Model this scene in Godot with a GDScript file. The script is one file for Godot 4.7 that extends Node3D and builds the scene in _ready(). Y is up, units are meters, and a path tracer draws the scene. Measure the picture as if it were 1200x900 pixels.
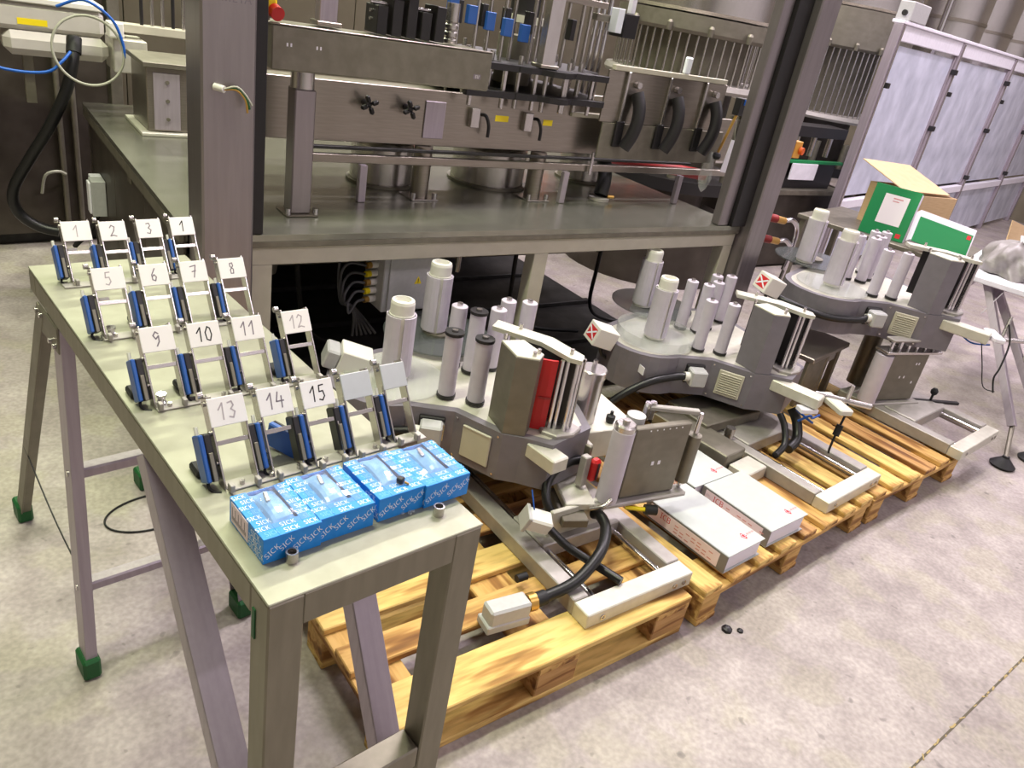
extends Node3D
# ---------------------------------------------------------------- shape builder
class Shape:
	var v := PackedVector3Array()
	var n := PackedVector3Array()
	var x := Transform3D()
	var o := Vector3.ZERO          # taken off every point: the base of the thing that owns the part
	func tri(a: Vector3, b: Vector3, c: Vector3, na: Vector3, nb: Vector3, nc: Vector3):
		var flip := (b - a).cross(c - a).dot(na + nb + nc) > 0.0
		var p := [a, c, b] if flip else [a, b, c]
		var q := [na, nc, nb] if flip else [na, nb, nc]
		for i in 3:
			v.append(x * p[i] - o)
			n.append((x.basis * q[i]).normalized())
	func quad(a: Vector3, b: Vector3, c: Vector3, d: Vector3, nn: Vector3):
		tri(a, b, c, nn, nn, nn)
		tri(a, c, d, nn, nn, nn)
	func box(c: Vector3, s: Vector3, bev := 0.0015, rot := Basis()) -> Shape:
		var keep := x
		x = x * Transform3D(rot, c)
		var h := s * 0.5
		var b: float = min(bev, min(h.x, min(h.y, h.z)) * 0.6)
		for a in 3:
			var a1 := (a + 1) % 3
			var a2 := (a + 2) % 3
			for sg in [-1.0, 1.0]:
				var pts := []
				for t in [[-1, -1], [1, -1], [1, 1], [-1, 1]]:
					var p := Vector3()
					p[a] = sg * h[a]; p[a1] = t[0] * (h[a1] - b); p[a2] = t[1] * (h[a2] - b)
					pts.append(p)
				var nn := Vector3(); nn[a] = sg
				quad(pts[0], pts[1], pts[2], pts[3], nn)
			if b > 0.0:
				for s1 in [-1.0, 1.0]:
					for s2 in [-1.0, 1.0]:
						var e := []
						for t in [-1.0, 1.0]:
							var p := Vector3(); var q := Vector3()
							p[a] = t * (h[a] - b); p[a1] = s1 * h[a1]; p[a2] = s2 * (h[a2] - b)
							q[a] = t * (h[a] - b); q[a1] = s1 * (h[a1] - b); q[a2] = s2 * h[a2]
							e.append(p); e.append(q)
						var nn := Vector3(); nn[a1] = s1; nn[a2] = s2
						quad(e[0], e[1], e[3], e[2], nn.normalized())
		if b > 0.0:
			for sx in [-1.0, 1.0]:
				for sy in [-1.0, 1.0]:
					for sz in [-1.0, 1.0]:
						var m := Vector3(sx, sy, sz).normalized()
						tri(Vector3(sx * h.x, sy * (h.y - b), sz * (h.z - b)), Vector3(sx * (h.x - b), sy * h.y, sz * (h.z - b)), Vector3(sx * (h.x - b), sy * (h.y - b), sz * h.z), m, m, m)
		x = keep
		return self
	func span(lo: Vector3, hi: Vector3, bev := 0.0015) -> Shape:   # box between two corners
		return box((lo + hi) * 0.5, (hi - lo).abs(), bev)
	func bar(a: Vector3, b: Vector3, w: float, t: float, side := Vector3.RIGHT, bev := 0.001) -> Shape:  # square bar, w along side
		var d := (b - a).normalized()
		var s := (side - d * side.dot(d)).normalized()
		return box((a + b) * 0.5, Vector3(w, a.distance_to(b), t), bev, Basis(s, d, s.cross(d)))
	func cyl(a: Vector3, b: Vector3, r: float, r2 := -1.0, seg := 16, caps := true) -> Shape:
		if r2 < 0.0: r2 = r
		var d := (b - a).normalized()
		var s := d.cross(Vector3.RIGHT if abs(d.x) < 0.8 else Vector3.UP).normalized()
		var t := d.cross(s)
		for i in seg:
			var a0 := TAU * i / seg; var a1 := TAU * (i + 1) / seg
			var n0 := s * cos(a0) + t * sin(a0); var n1 := s * cos(a1) + t * sin(a1)
			tri(a + n0 * r, a + n1 * r, b + n1 * r2, n0, n1, n1)
			tri(a + n0 * r, b + n1 * r2, b + n0 * r2, n0, n1, n0)
			if caps:
				tri(a, a + n0 * r, a + n1 * r, -d, -d, -d)
				tri(b, b + n0 * r2, b + n1 * r2, d, d, d)
		return self
	func pipe(a: Vector3, b: Vector3, r: float, ri: float, seg := 16) -> Shape:   # hollow tube, open ends
		cyl(a, b, r, r, seg, false)
		var d := (b - a).normalized()
		var s := d.cross(Vector3.RIGHT if abs(d.x) < 0.8 else Vector3.UP).normalized()
		var t := d.cross(s)
		for i in seg:
			var a0 := TAU * i / seg; var a1 := TAU * (i + 1) / seg
			var n0 := s * cos(a0) + t * sin(a0); var n1 := s * cos(a1) + t * sin(a1)
			quad(b + n0 * ri, b + n1 * ri, b + n1 * r, b + n0 * r, d)
			tri(a + n0 * ri, a + n1 * ri, b + n1 * ri, -n0, -n1, -n1)
			tri(a + n0 * ri, b + n1 * ri, b + n0 * ri, -n0, -n1, -n0)
		return self
	func tube(path: Array, r: float, seg := 8, smooth := 5) -> Shape:
		var pts := []
		if smooth > 1 and path.size() > 2:
			for i in path.size() - 1:
				var p0: Vector3 = path[max(i - 1, 0)]; var p1: Vector3 = path[i]
				var p2: Vector3 = path[i + 1]; var p3: Vector3 = path[min(i + 2, path.size() - 1)]
				for k in smooth: pts.append(p1.cubic_interpolate(p2, p0, p3, float(k) / smooth))
			pts.append(path[path.size() - 1])
		else: pts = path
		var prev := []
		var s := Vector3.ZERO
		for i in pts.size():
			var d: Vector3 = (pts[min(i + 1, pts.size() - 1)] - pts[max(i - 1, 0)]).normalized()
			if s == Vector3.ZERO: s = d.cross(Vector3.UP if abs(d.y) < 0.9 else Vector3.RIGHT).normalized()
			else: s = (s - d * s.dot(d)).normalized()
			var t := d.cross(s)
			var ring := []
			for k in seg:
				var m := s * cos(TAU * k / seg) + t * sin(TAU * k / seg)
				ring.append([pts[i] + m * r, m])
			if prev.size():
				for k in seg:
					var j := (k + 1) % seg
					tri(prev[k][0], prev[j][0], ring[j][0], prev[k][1], prev[j][1], ring[j][1])
					tri(prev[k][0], ring[j][0], ring[k][0], prev[k][1], ring[j][1], ring[k][1])
			if i == 0 or i == pts.size() - 1:
				var cn := -d if i == 0 else d
				for k in seg: tri(pts[i], ring[k][0], ring[(k + 1) % seg][0], cn, cn, cn)
			prev = ring
		return self
	func lathe(prof: Array, at := Vector3.ZERO, seg := 20) -> Shape:     # [Vector2(radius, height), ...] bottom to top
		for j in prof.size() - 1:
			var p: Vector2 = prof[j]; var q: Vector2 = prof[j + 1]
			var e := Vector2(q.y - p.y, -(q.x - p.x)).normalized()
			for i in seg:
				var a0 := TAU * i / seg; var a1 := TAU * (i + 1) / seg
				var c0 := Vector3(cos(a0), 0, sin(a0)); var c1 := Vector3(cos(a1), 0, sin(a1))
				var n0 := c0 * e.x + Vector3.UP * e.y; var n1 := c1 * e.x + Vector3.UP * e.y
				if p.x > 0.0: tri(at + c0 * p.x + Vector3.UP * p.y, at + c1 * p.x + Vector3.UP * p.y, at + c1 * q.x + Vector3.UP * q.y, n0, n1, n1)
				if q.x > 0.0: tri(at + c0 * p.x + Vector3.UP * p.y, at + c1 * q.x + Vector3.UP * q.y, at + c0 * q.x + Vector3.UP * q.y, n0, n1, n0)
		return self
	func prism(poly: Array, y0: float, y1: float, bev := 0.0) -> Shape:  # polygon in x, z raised from y0 to y1
		var pa := PackedVector2Array(poly)
		var tin := pa
		if bev > 0.0:
			var off := Geometry2D.offset_polygon(pa, -bev)
			if off.size() == 1 and off[0].size() == pa.size(): tin = off[0]
		if Geometry2D.is_polygon_clockwise(pa): pa.reverse()
		if Geometry2D.is_polygon_clockwise(tin): tin.reverse()
		var ids := Geometry2D.triangulate_polygon(tin)
		for i in range(0, ids.size(), 3):
			var a := tin[ids[i]]; var b := tin[ids[i + 1]]; var c := tin[ids[i + 2]]
			tri(Vector3(a.x, y1, a.y), Vector3(b.x, y1, b.y), Vector3(c.x, y1, c.y), Vector3.UP, Vector3.UP, Vector3.UP)
			tri(Vector3(a.x, y0, a.y), Vector3(b.x, y0, b.y), Vector3(c.x, y0, c.y), Vector3.DOWN, Vector3.DOWN, Vector3.DOWN)
		var shift := 0
		if tin != pa:
			var best := 1e9
			for k in tin.size():
				if tin[k].distance_to(pa[0]) < best: best = tin[k].distance_to(pa[0]); shift = k
		for i in pa.size():
			var a := pa[i]; var b := pa[(i + 1) % pa.size()]
			var d := (b - a).normalized()
			var nn := Vector3(d.y, 0, -d.x)
			var yb := y1 - (bev if tin != pa else 0.0)
			quad(Vector3(a.x, y0, a.y), Vector3(b.x, y0, b.y), Vector3(b.x, yb, b.y), Vector3(a.x, yb, a.y), nn)
			if tin != pa:
				var ta := tin[(i + shift) % tin.size()]; var tb := tin[(i + 1 + shift) % tin.size()]
				quad(Vector3(a.x, yb, a.y), Vector3(b.x, yb, b.y), Vector3(tb.x, y1, tb.y), Vector3(ta.x, y1, ta.y), (nn + Vector3.UP).normalized())
		return self
	func x_prism(poly: Array, z0: float, z1: float) -> Shape:            # polygon in x, y raised from z0 to z1
		var keep := x
		x = x * Transform3D(Basis(Vector3.RIGHT, Vector3.BACK, Vector3.DOWN), Vector3.ZERO)
		var q := []
		for p in poly: q.append(Vector2(p.x, -p.y))
		prism(q, z0, z1)
		x = keep
		return self
	func stroke(pts: Array, w: float) -> Shape:      # a flat pen line in x, y
		for i in pts.size() - 1:
			var a: Vector2 = pts[i]; var b: Vector2 = pts[i + 1]
			var d := (b - a).normalized() * w * 0.5
			var s := Vector2(-d.y, d.x)
			a -= d * 0.6; b += d * 0.6
			quad(Vector3(a.x + s.x, a.y + s.y, 0), Vector3(b.x + s.x, b.y + s.y, 0), Vector3(b.x - s.x, b.y - s.y, 0), Vector3(a.x - s.x, a.y - s.y, 0), Vector3.BACK)
		return self
	func add_mesh(m: Mesh, at: Transform3D) -> Shape:
		for k in m.get_surface_count():
			var a := m.surface_get_arrays(k)
			var vs: PackedVector3Array = a[Mesh.ARRAY_VERTEX]
			var ns: PackedVector3Array = a[Mesh.ARRAY_NORMAL]
			var ix = a[Mesh.ARRAY_INDEX]
			var cnt: int = ix.size() if ix != null and ix.size() else vs.size()
			for i in cnt:
				var j: int = ix[i] if ix != null and ix.size() else i
				v.append(x * (at * vs[j]) - o)
				n.append((x.basis * (at.basis * ns[j])).normalized())
		return self
	func mesh() -> ArrayMesh:
		var a := []
		a.resize(Mesh.ARRAY_MAX)
		a[Mesh.ARRAY_VERTEX] = v
		a[Mesh.ARRAY_NORMAL] = n
		var m := ArrayMesh.new()
		m.add_surface_from_arrays(Mesh.PRIMITIVE_TRIANGLES, a)
		return m
# ---------------------------------------------------------------- objects
var used := {}
var M := {}
func numbered(called: String) -> String:
	var k: int = used.get(called, 0)
	used[called] = k + 1
	return called if k == 0 else "%s_%03d" % [called, k]
func tag(o: Node3D, label: String, category: String, group := "") -> Node3D:
	o.set_meta("label", label); o.set_meta("category", category)
	if group: o.set_meta("group", group)
	return o
func thing(called: String, label: String, category: String, at := Vector3.ZERO, turn := 0.0, group := "") -> Node3D:
	var t := Node3D.new()
	t.name = numbered(called)
	add_child(t)
	t.position = at
	t.rotation_degrees.y = turn
	return tag(t, label, category, group)
func obj(called: String, s: Shape, m: Material, parent: Node3D = null, label := "") -> MeshInstance3D:
	var i := MeshInstance3D.new()
	i.mesh = s.mesh()
	i.material_override = m
	if parent == null:
		i.name = numbered(called)
		add_child(i)
	else:
		i.name = called
		parent.add_child(i, true)
	if label: i.set_meta("label", label)
	return i
func struct(called: String, s: Shape, m: Material) -> MeshInstance3D:
	var i := obj(called, s, m)
	i.set_meta("kind", "structure")
	return i
func sh(base := Vector3.ZERO) -> Shape:
	var s := Shape.new()
	s.o = base
	return s
func lettering(words: String, size: float, depth := 0.0006) -> TextMesh:
	var t := TextMesh.new()
	var f := SystemFont.new()
	f.font_names = PackedStringArray(["Droid Sans"])
	t.font = f
	t.text = words
	t.font_size = 32
	t.pixel_size = size / 24.0
	t.depth = depth
	t.curve_step = 2.0
	return t
# ---------------------------------------------------------------- materials
func noise_tex(seed: int, freq: float, lo: Color, hi: Color, oct := 4, size := 512, mid := -1.0, pts := []) -> NoiseTexture2D:
	var f := FastNoiseLite.new()
	f.seed = seed; f.frequency = freq; f.fractal_octaves = oct
	f.noise_type = FastNoiseLite.TYPE_SIMPLEX_SMOOTH
	var t := NoiseTexture2D.new()
	t.width = size; t.height = size; t.seamless = true; t.noise = f
	var g := Gradient.new()
	g.set_color(0, lo); g.set_color(1, hi)
	for p in pts: g.add_point(p[0], p[1])
	t.color_ramp = g
	return t
func mat(called: String, col: Color, rough := 0.6, metal := 0.0, vary := 0.06, scale := Vector3(6, 6, 6), seed := 1) -> StandardMaterial3D:
	var m := StandardMaterial3D.new()
	m.roughness = rough; m.metallic = metal
	if vary > 0.0:
		m.albedo_texture = noise_tex(seed, 0.012, col.darkened(vary), col.lightened(vary), 5, 256)
		m.uv1_triplanar = true
		m.uv1_scale = scale
	else: m.albedo_color = col
	M[called] = m
	return m
func clear_mat(called: String, col: Color, alpha: float, rough := 0.05):
	var m := StandardMaterial3D.new()
	m.transparency = BaseMaterial3D.TRANSPARENCY_ALPHA
	m.albedo_color = Color(col.r, col.g, col.b, alpha)
	m.roughness = rough
	M[called] = m
func lamp_mat(called: String, col: Color, e: float):
	var m := StandardMaterial3D.new()
	m.albedo_color = Color(0.9, 0.9, 0.9)
	m.emission_enabled = true; m.emission = col; m.emission_energy_multiplier = e
	M[called] = m
func make_materials():
	mat("steel", Color(0.60, 0.57, 0.53), 0.30, 0.9, 0.05, Vector3(2, 30, 2), 3)
	mat("bench_steel", Color(0.61, 0.605, 0.54), 0.5, 0.6, 0.05, Vector3(5, 5, 5), 4)
	mat("frame_steel", Color(0.53, 0.51, 0.45), 0.5, 0.75, 0.04, Vector3(12, 2, 12), 5)
	mat("bright_steel", Color(0.78, 0.76, 0.75), 0.26, 0.95, 0.04, Vector3(9, 2, 9), 6)
	mat("dull_steel", Color(0.49, 0.47, 0.42), 0.5, 0.7, 0.07, Vector3(4, 4, 4), 7)
	mat("chrome", Color(0.85, 0.84, 0.86), 0.12, 1.0, 0.0)
	mat("aluminium", Color(0.68, 0.64, 0.68), 0.45, 0.6, 0.05, Vector3(20, 1, 20), 8)
	mat("post_steel", Color(0.60, 0.57, 0.58), 0.36, 0.85, 0.04, Vector3(10, 0.8, 10), 9)
	mat("cream_paint", Color(0.73, 0.71, 0.64), 0.55, 0.0, 0.04, Vector3(3, 3, 3), 10)
	mat("grey_paint", Color(0.45, 0.43, 0.46), 0.5, 0.1, 0.04, Vector3(5, 5, 5), 11)
	mat("pale_metal", Color(0.80, 0.79, 0.74), 0.45, 0.35, 0.05, Vector3(6, 6, 6), 12)
	mat("cast_metal", Color(0.66, 0.64, 0.62), 0.5, 0.4, 0.06, Vector3(6, 6, 6), 13)
	mat("rubber", Color(0.045, 0.045, 0.05), 0.6, 0.0, 0.0)
	mat("hose", Color(0.05, 0.05, 0.055), 0.4, 0.0, 0.0)
	mat("dark_plastic", Color(0.10, 0.09, 0.10), 0.45, 0.0, 0.0)
	mat("black_steel", Color(0.13, 0.125, 0.12), 0.55, 0.2, 0.1, Vector3(3, 3, 3), 14)
	mat("white_plastic", Color(0.86, 0.85, 0.82), 0.45, 0.0, 0.0)
	mat("roller_white", Color(0.76, 0.73, 0.78), 0.5, 0.0, 0.03, Vector3(8, 8, 8), 15)
	mat("plate_white", Color(0.90, 0.88, 0.88), 0.55, 0.0, 0.0)
	mat("plate_silver", Color(0.74, 0.75, 0.76), 0.45, 0.2, 0.03, Vector3(9, 9, 9), 16)
	mat("ink", Color(0.16, 0.14, 0.15), 0.8, 0.0, 0.0)
	mat("ink_faint", Color(0.68, 0.64, 0.66), 0.8, 0.0, 0.0)
	mat("ink_worn", Color(0.50, 0.46, 0.50), 0.8, 0.0, 0.0)
	mat("sensor_blue", Color(0.15, 0.33, 0.62), 0.4, 0.0, 0.0)
	mat("carton_blue", Color(0.07, 0.53, 0.88), 0.45, 0.0, 0.03, Vector3(20, 20, 20), 17)
	mat("print_white", Color(0.90, 0.92, 0.95), 0.5, 0.0, 0.0)
	mat("print_pale_blue", Color(0.40, 0.68, 0.92), 0.5, 0.0, 0.0)
	mat("bag_blue", Color(0.47, 0.68, 0.92), 0.25, 0.0, 0.06, Vector3(30, 30, 30), 18)
	mat("red", Color(0.70, 0.05, 0.06), 0.4, 0.0, 0.0)
	mat("red_dark", Color(0.55, 0.10, 0.09), 0.5, 0.0, 0.0)
	mat("yellow", Color(0.93, 0.83, 0.06), 0.5, 0.0, 0.0)
	mat("orange", Color(0.85, 0.35, 0.05), 0.5, 0.0, 0.0)
	mat("green", Color(0.04, 0.50, 0.27), 0.5, 0.0, 0.0)
	mat("foot_green", Color(0.03, 0.32, 0.14), 0.55, 0.0, 0.0)
	mat("blue_tie", Color(0.05, 0.33, 0.68), 0.4, 0.0, 0.0)
	mat("brass", Color(0.78, 0.62, 0.34), 0.35, 0.8, 0.0)
	mat("connector_grey", Color(0.70, 0.70, 0.70), 0.5, 0.1, 0.03, Vector3(12, 12, 12), 19)
	mat("binder_cover", Color(0.70, 0.72, 0.71), 0.5, 0.0, 0.02, Vector3(7, 7, 7), 20)
	mat("binder_spine", Color(0.46, 0.44, 0.44), 0.55, 0.0, 0.0)
	mat("spine_label", Color(0.90, 0.82, 0.86), 0.6, 0.0, 0.0)
	mat("paper", Color(0.88, 0.87, 0.92), 0.7, 0.0, 0.02, Vector3(1, 160, 1), 21)
	mat("logo_red", Color(0.78, 0.16, 0.18), 0.6, 0.0, 0.0)
	mat("logo_pink", Color(0.80, 0.55, 0.55), 0.6, 0.0, 0.0)
	mat("cardboard", Color(0.78, 0.66, 0.50), 0.8, 0.0, 0.05, Vector3(4, 30, 4), 22)
	mat("frosted", Color(0.82, 0.84, 0.92), 0.12, 0.0, 0.16, Vector3(1.0, 0.8, 1.0), 24)
	mat("panel_brown", Color(0.25, 0.22, 0.19), 0.45, 0.4, 0.10, Vector3(1.2, 1.2, 1.2), 25)
	mat("wall_olive", Color(0.46, 0.43, 0.36), 0.7, 0.0, 0.05, Vector3(0.7, 0.7, 0.7), 26)
	mat("ceiling_white", Color(0.75, 0.75, 0.74), 0.8, 0.0, 0.03, Vector3(0.5, 0.5, 0.5), 27)
	mat("foil_white", Color(0.92, 0.91, 0.95), 0.4, 0.0, 0.05, Vector3(4, 4, 4), 28)
	mat("hose_grey", Color(0.62, 0.62, 0.56), 0.4, 0.0, 0.0)
	clear_mat("clear_plastic", Color(0.80, 0.82, 0.80), 0.22, 0.08)
	clear_mat("film", Color(0.88, 0.88, 0.94), 0.12, 0.06)
	clear_mat("smoke_plastic", Color(0.34, 0.36, 0.36), 0.55, 0.1)
	var woods := [Color(0.80, 0.64, 0.37), Color(0.88, 0.75, 0.45), Color(0.72, 0.55, 0.33)]
	for k in 3:
		var c: Color = woods[k]
		var m := StandardMaterial3D.new()
		m.roughness = 0.75
		m.albedo_texture = noise_tex(40 + k, 0.010, c.darkened(0.16), c.lightened(0.08), 5, 512, -1.0, [[0.45, c.darkened(0.03)], [0.6, c.lightened(0.04)]])
		m.uv1_triplanar = true
		m.uv1_scale = Vector3(0.9, 7, 7)
		m.detail_enabled = true
		m.detail_blend_mode = BaseMaterial3D.BLEND_MODE_MUL
		m.detail_albedo = noise_tex(60 + k, 0.006, Color(0.50, 0.40, 0.33), Color(1, 1, 1), 4, 256, -1.0, [[0.28, Color(0.75, 0.66, 0.57)], [0.40, Color(0.97, 0.95, 0.93)]])
		M["wood_%d" % k] = m
	mat("cable_grey", Color(0.30, 0.30, 0.31), 0.45, 0.0, 0.0)
	mat("amber", Color(0.85, 0.62, 0.25), 0.5, 0.0, 0.0)
	mat("clad_steel", Color(0.40, 0.37, 0.31), 0.45, 0.5, 0.05, Vector3(0.7, 0.7, 0.7), 31)
	mat("sack_grey", Color(0.50, 0.48, 0.47), 0.42, 0.0, 0.06, Vector3(9, 9, 9), 33)
	mat("table_steel", Color(0.60, 0.60, 0.55), 0.26, 0.8, 0.05, Vector3(3, 3, 3), 34)
	mat("housing_paint", Color(0.74, 0.72, 0.69), 0.5, 0.0, 0.03, Vector3(3, 3, 3), 35)
	mat("groove", Color(0.36, 0.33, 0.28), 0.9, 0.0, 0.0)
	mat("brass_grit", Color(0.66, 0.58, 0.40), 0.9, 0.0, 0.0)
	M["floor"] = floor_material()
func floor_material() -> StandardMaterial3D:
	# worn concrete: broad patches of tone, fine grain, small dark spots and scuffs
	var size := 1024
	var layers := []
	for q in [[71, 0.004, 4], [72, 0.016, 4], [73, 0.11, 3], [74, 0.035, 2], [75, 0.008, 4]]:
		var f := FastNoiseLite.new()
		f.seed = q[0]; f.frequency = q[1]; f.fractal_octaves = q[2]
		f.noise_type = FastNoiseLite.TYPE_SIMPLEX_SMOOTH
		layers.append(f.get_seamless_image(size, size).get_data())
	var out := PackedByteArray()
	out.resize(size * size * 3)
	var a := Color(0.51, 0.472, 0.463); var b := Color(0.70, 0.665, 0.65); var y := Color(0.62, 0.60, 0.51)
	for i in size * size:
		var big: float = layers[0][i] / 255.0
		var med: float = layers[1][i] / 255.0
		var fine: float = layers[2][i] / 255.0
		var spot: float = layers[3][i] / 255.0
		var c := a.lerp(b, clamp(big * 0.6 + med * 0.55 - 0.1, 0.0, 1.0)).lerp(y, clamp((layers[4][i] / 255.0 - 0.55) * 2.2, 0.0, 0.35))
		var k := 0.90 + 0.2 * fine
		if spot < 0.13: k *= 0.72 + spot * 1.5
		out[i * 3] = int(clamp(c.r * k, 0.0, 1.0) * 255.0)
		out[i * 3 + 1] = int(clamp(c.g * k, 0.0, 1.0) * 255.0)
		out[i * 3 + 2] = int(clamp(c.b * k, 0.0, 1.0) * 255.0)
	var m := StandardMaterial3D.new()
	m.albedo_texture = ImageTexture.create_from_image(Image.create_from_data(size, size, false, Image.FORMAT_RGB8, out))
	m.roughness = 0.55
	m.uv1_triplanar = true
	m.uv1_world_triplanar = true
	m.uv1_scale = Vector3(0.42, 0.42, 0.42)
	return m
# ---------------------------------------------------------------- scene
func _ready():
	# camera
	var cam := Camera3D.new()
	cam.name = "camera"
	cam.transform = Transform3D(Basis(Vector3(0.734, 0.169, 0.658), Vector3(0.190, 0.879, -0.438), Vector3(-0.652, 0.447, 0.613)).orthonormalized(), Vector3(0, 1.65, 0))
	cam.fov = 53.13
	cam.near = 0.02
	add_child(cam)
	cam.current = true
	# air and exposure
	var we := WorldEnvironment.new()
	we.name = "environment"
	var env := Environment.new()
	env.background_mode = Environment.BG_COLOR
	env.background_color = Color(0.02, 0.02, 0.02)
	env.ambient_light_source = Environment.AMBIENT_SOURCE_DISABLED
	env.tonemap_mode = Environment.TONE_MAPPER_LINEAR
	env.tonemap_exposure = 2.65
	env.sdfgi_enabled = true; env.ssao_enabled = true; env.ssil_enabled = true
	we.environment = env
	add_child(we)
	make_materials()
	# light: rows of long lamps under a closed ceiling
	lamp_mat("lamp_warm", Color(0.98, 1.0, 0.86), 3.0)
	lamp_mat("lamp_cool", Color(1.0, 0.93, 1.0), 3.0)
	var lamps := [[-1.4, -4.6, "w", "the brown panel cabinet", 1.8], [2.2, -4.6, "w", "the cream housing", 4.6], [5.6, -4.6, "c", "the tall rotary filler", 5.2], [9.0, -4.6, "c", "the glazed cabinet", 5.6], [0.0, -1.7, "w", "the ladder", 7.0], [3.0, -2.3, "c", "the labelling machines", 6.0], [6.0, -1.7, "c", "the trestle table", 5.0], [9.0, -1.2, "c", "the floor by the glazed cabinet", 5.0], [9.0, 2.2, "c", "the hall's far side", 3.2], [-0.6, 2.6, "c", "the floor by the bench", 1.0], [2.6, 2.6, "c", "the floor before the pallets", 2.2], [5.8, 2.4, "c", "the floor by the trestle", 2.8], [2.2, -7.6, "w", "the cladding", 5.0], [6.5, -7.6, "c", "the tanks", 5.0]]
	for l in lamps: ceiling_lamp(l[0], l[1], l[2] == "w", l[3], l[4])
	# the hall
	struct("floor", sh().span(Vector3(-4, -0.2, -10), Vector3(13, 0, 5), 0.0), M.floor)
	struct("ceiling", sh().span(Vector3(-4.2, 5.0, -10.2), Vector3(13.2, 5.2, 5.2), 0.0), M.ceiling_white)
	struct("wall_back", sh().span(Vector3(-4.2, -0.2, -10.2), Vector3(13.2, 5.0, -10), 0.0), M.wall_olive)
	struct("wall_front", sh().span(Vector3(-4.2, -0.2, 5), Vector3(13.2, 5.0, 5.2), 0.0), M.ceiling_white)
	struct("wall_left", sh().span(Vector3(-4.2, -0.2, -10), Vector3(-4, 5.0, 5), 0.0), M.wall_olive)
	struct("wall_right", sh().span(Vector3(13, -0.2, -10), Vector3(13.2, 5.0, 5), 0.0), M.wall_olive)
	build_bench()
	build_brackets()
	build_cartons()
	build_ladder()
	build_pallets()
	build_labellers()
	build_binders()
	build_machine()
	build_conveyor()
	build_background()
	build_glass_line()
	build_far_clutter()
func ceiling_lamp(x: float, z: float, warm: bool, over: String, power: float):
	var t := thing("ceiling_lamp", "long fluorescent lamp under the hall ceiling above " + over, "lamp", Vector3(x, 4.9, z), 0.0, "ceiling lamps of the hall")
	obj("housing", sh().span(Vector3(-0.9, 0, -0.12), Vector3(0.9, 0.08, 0.12), 0.004), M.white_plastic, t)
	obj("diffuser", sh().span(Vector3(-0.88, -0.02, -0.10), Vector3(0.88, 0.0, 0.10), 0.003), M.lamp_warm if warm else M.lamp_cool, t)
	var l := AreaLight3D.new()
	l.name = "lamp_light"
	l.area_size = Vector2(1.76, 0.2)
	l.light_color = Color(0.98, 1.0, 0.86) if warm else Color(1.0, 0.95, 0.99)
	l.light_energy = power
	l.area_normalize_energy = true
	l.area_range = 30.0
	l.shadow_enabled = true
	l.rotation_degrees.x = -90
	l.position.y = -0.03
	t.add_child(l)
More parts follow.
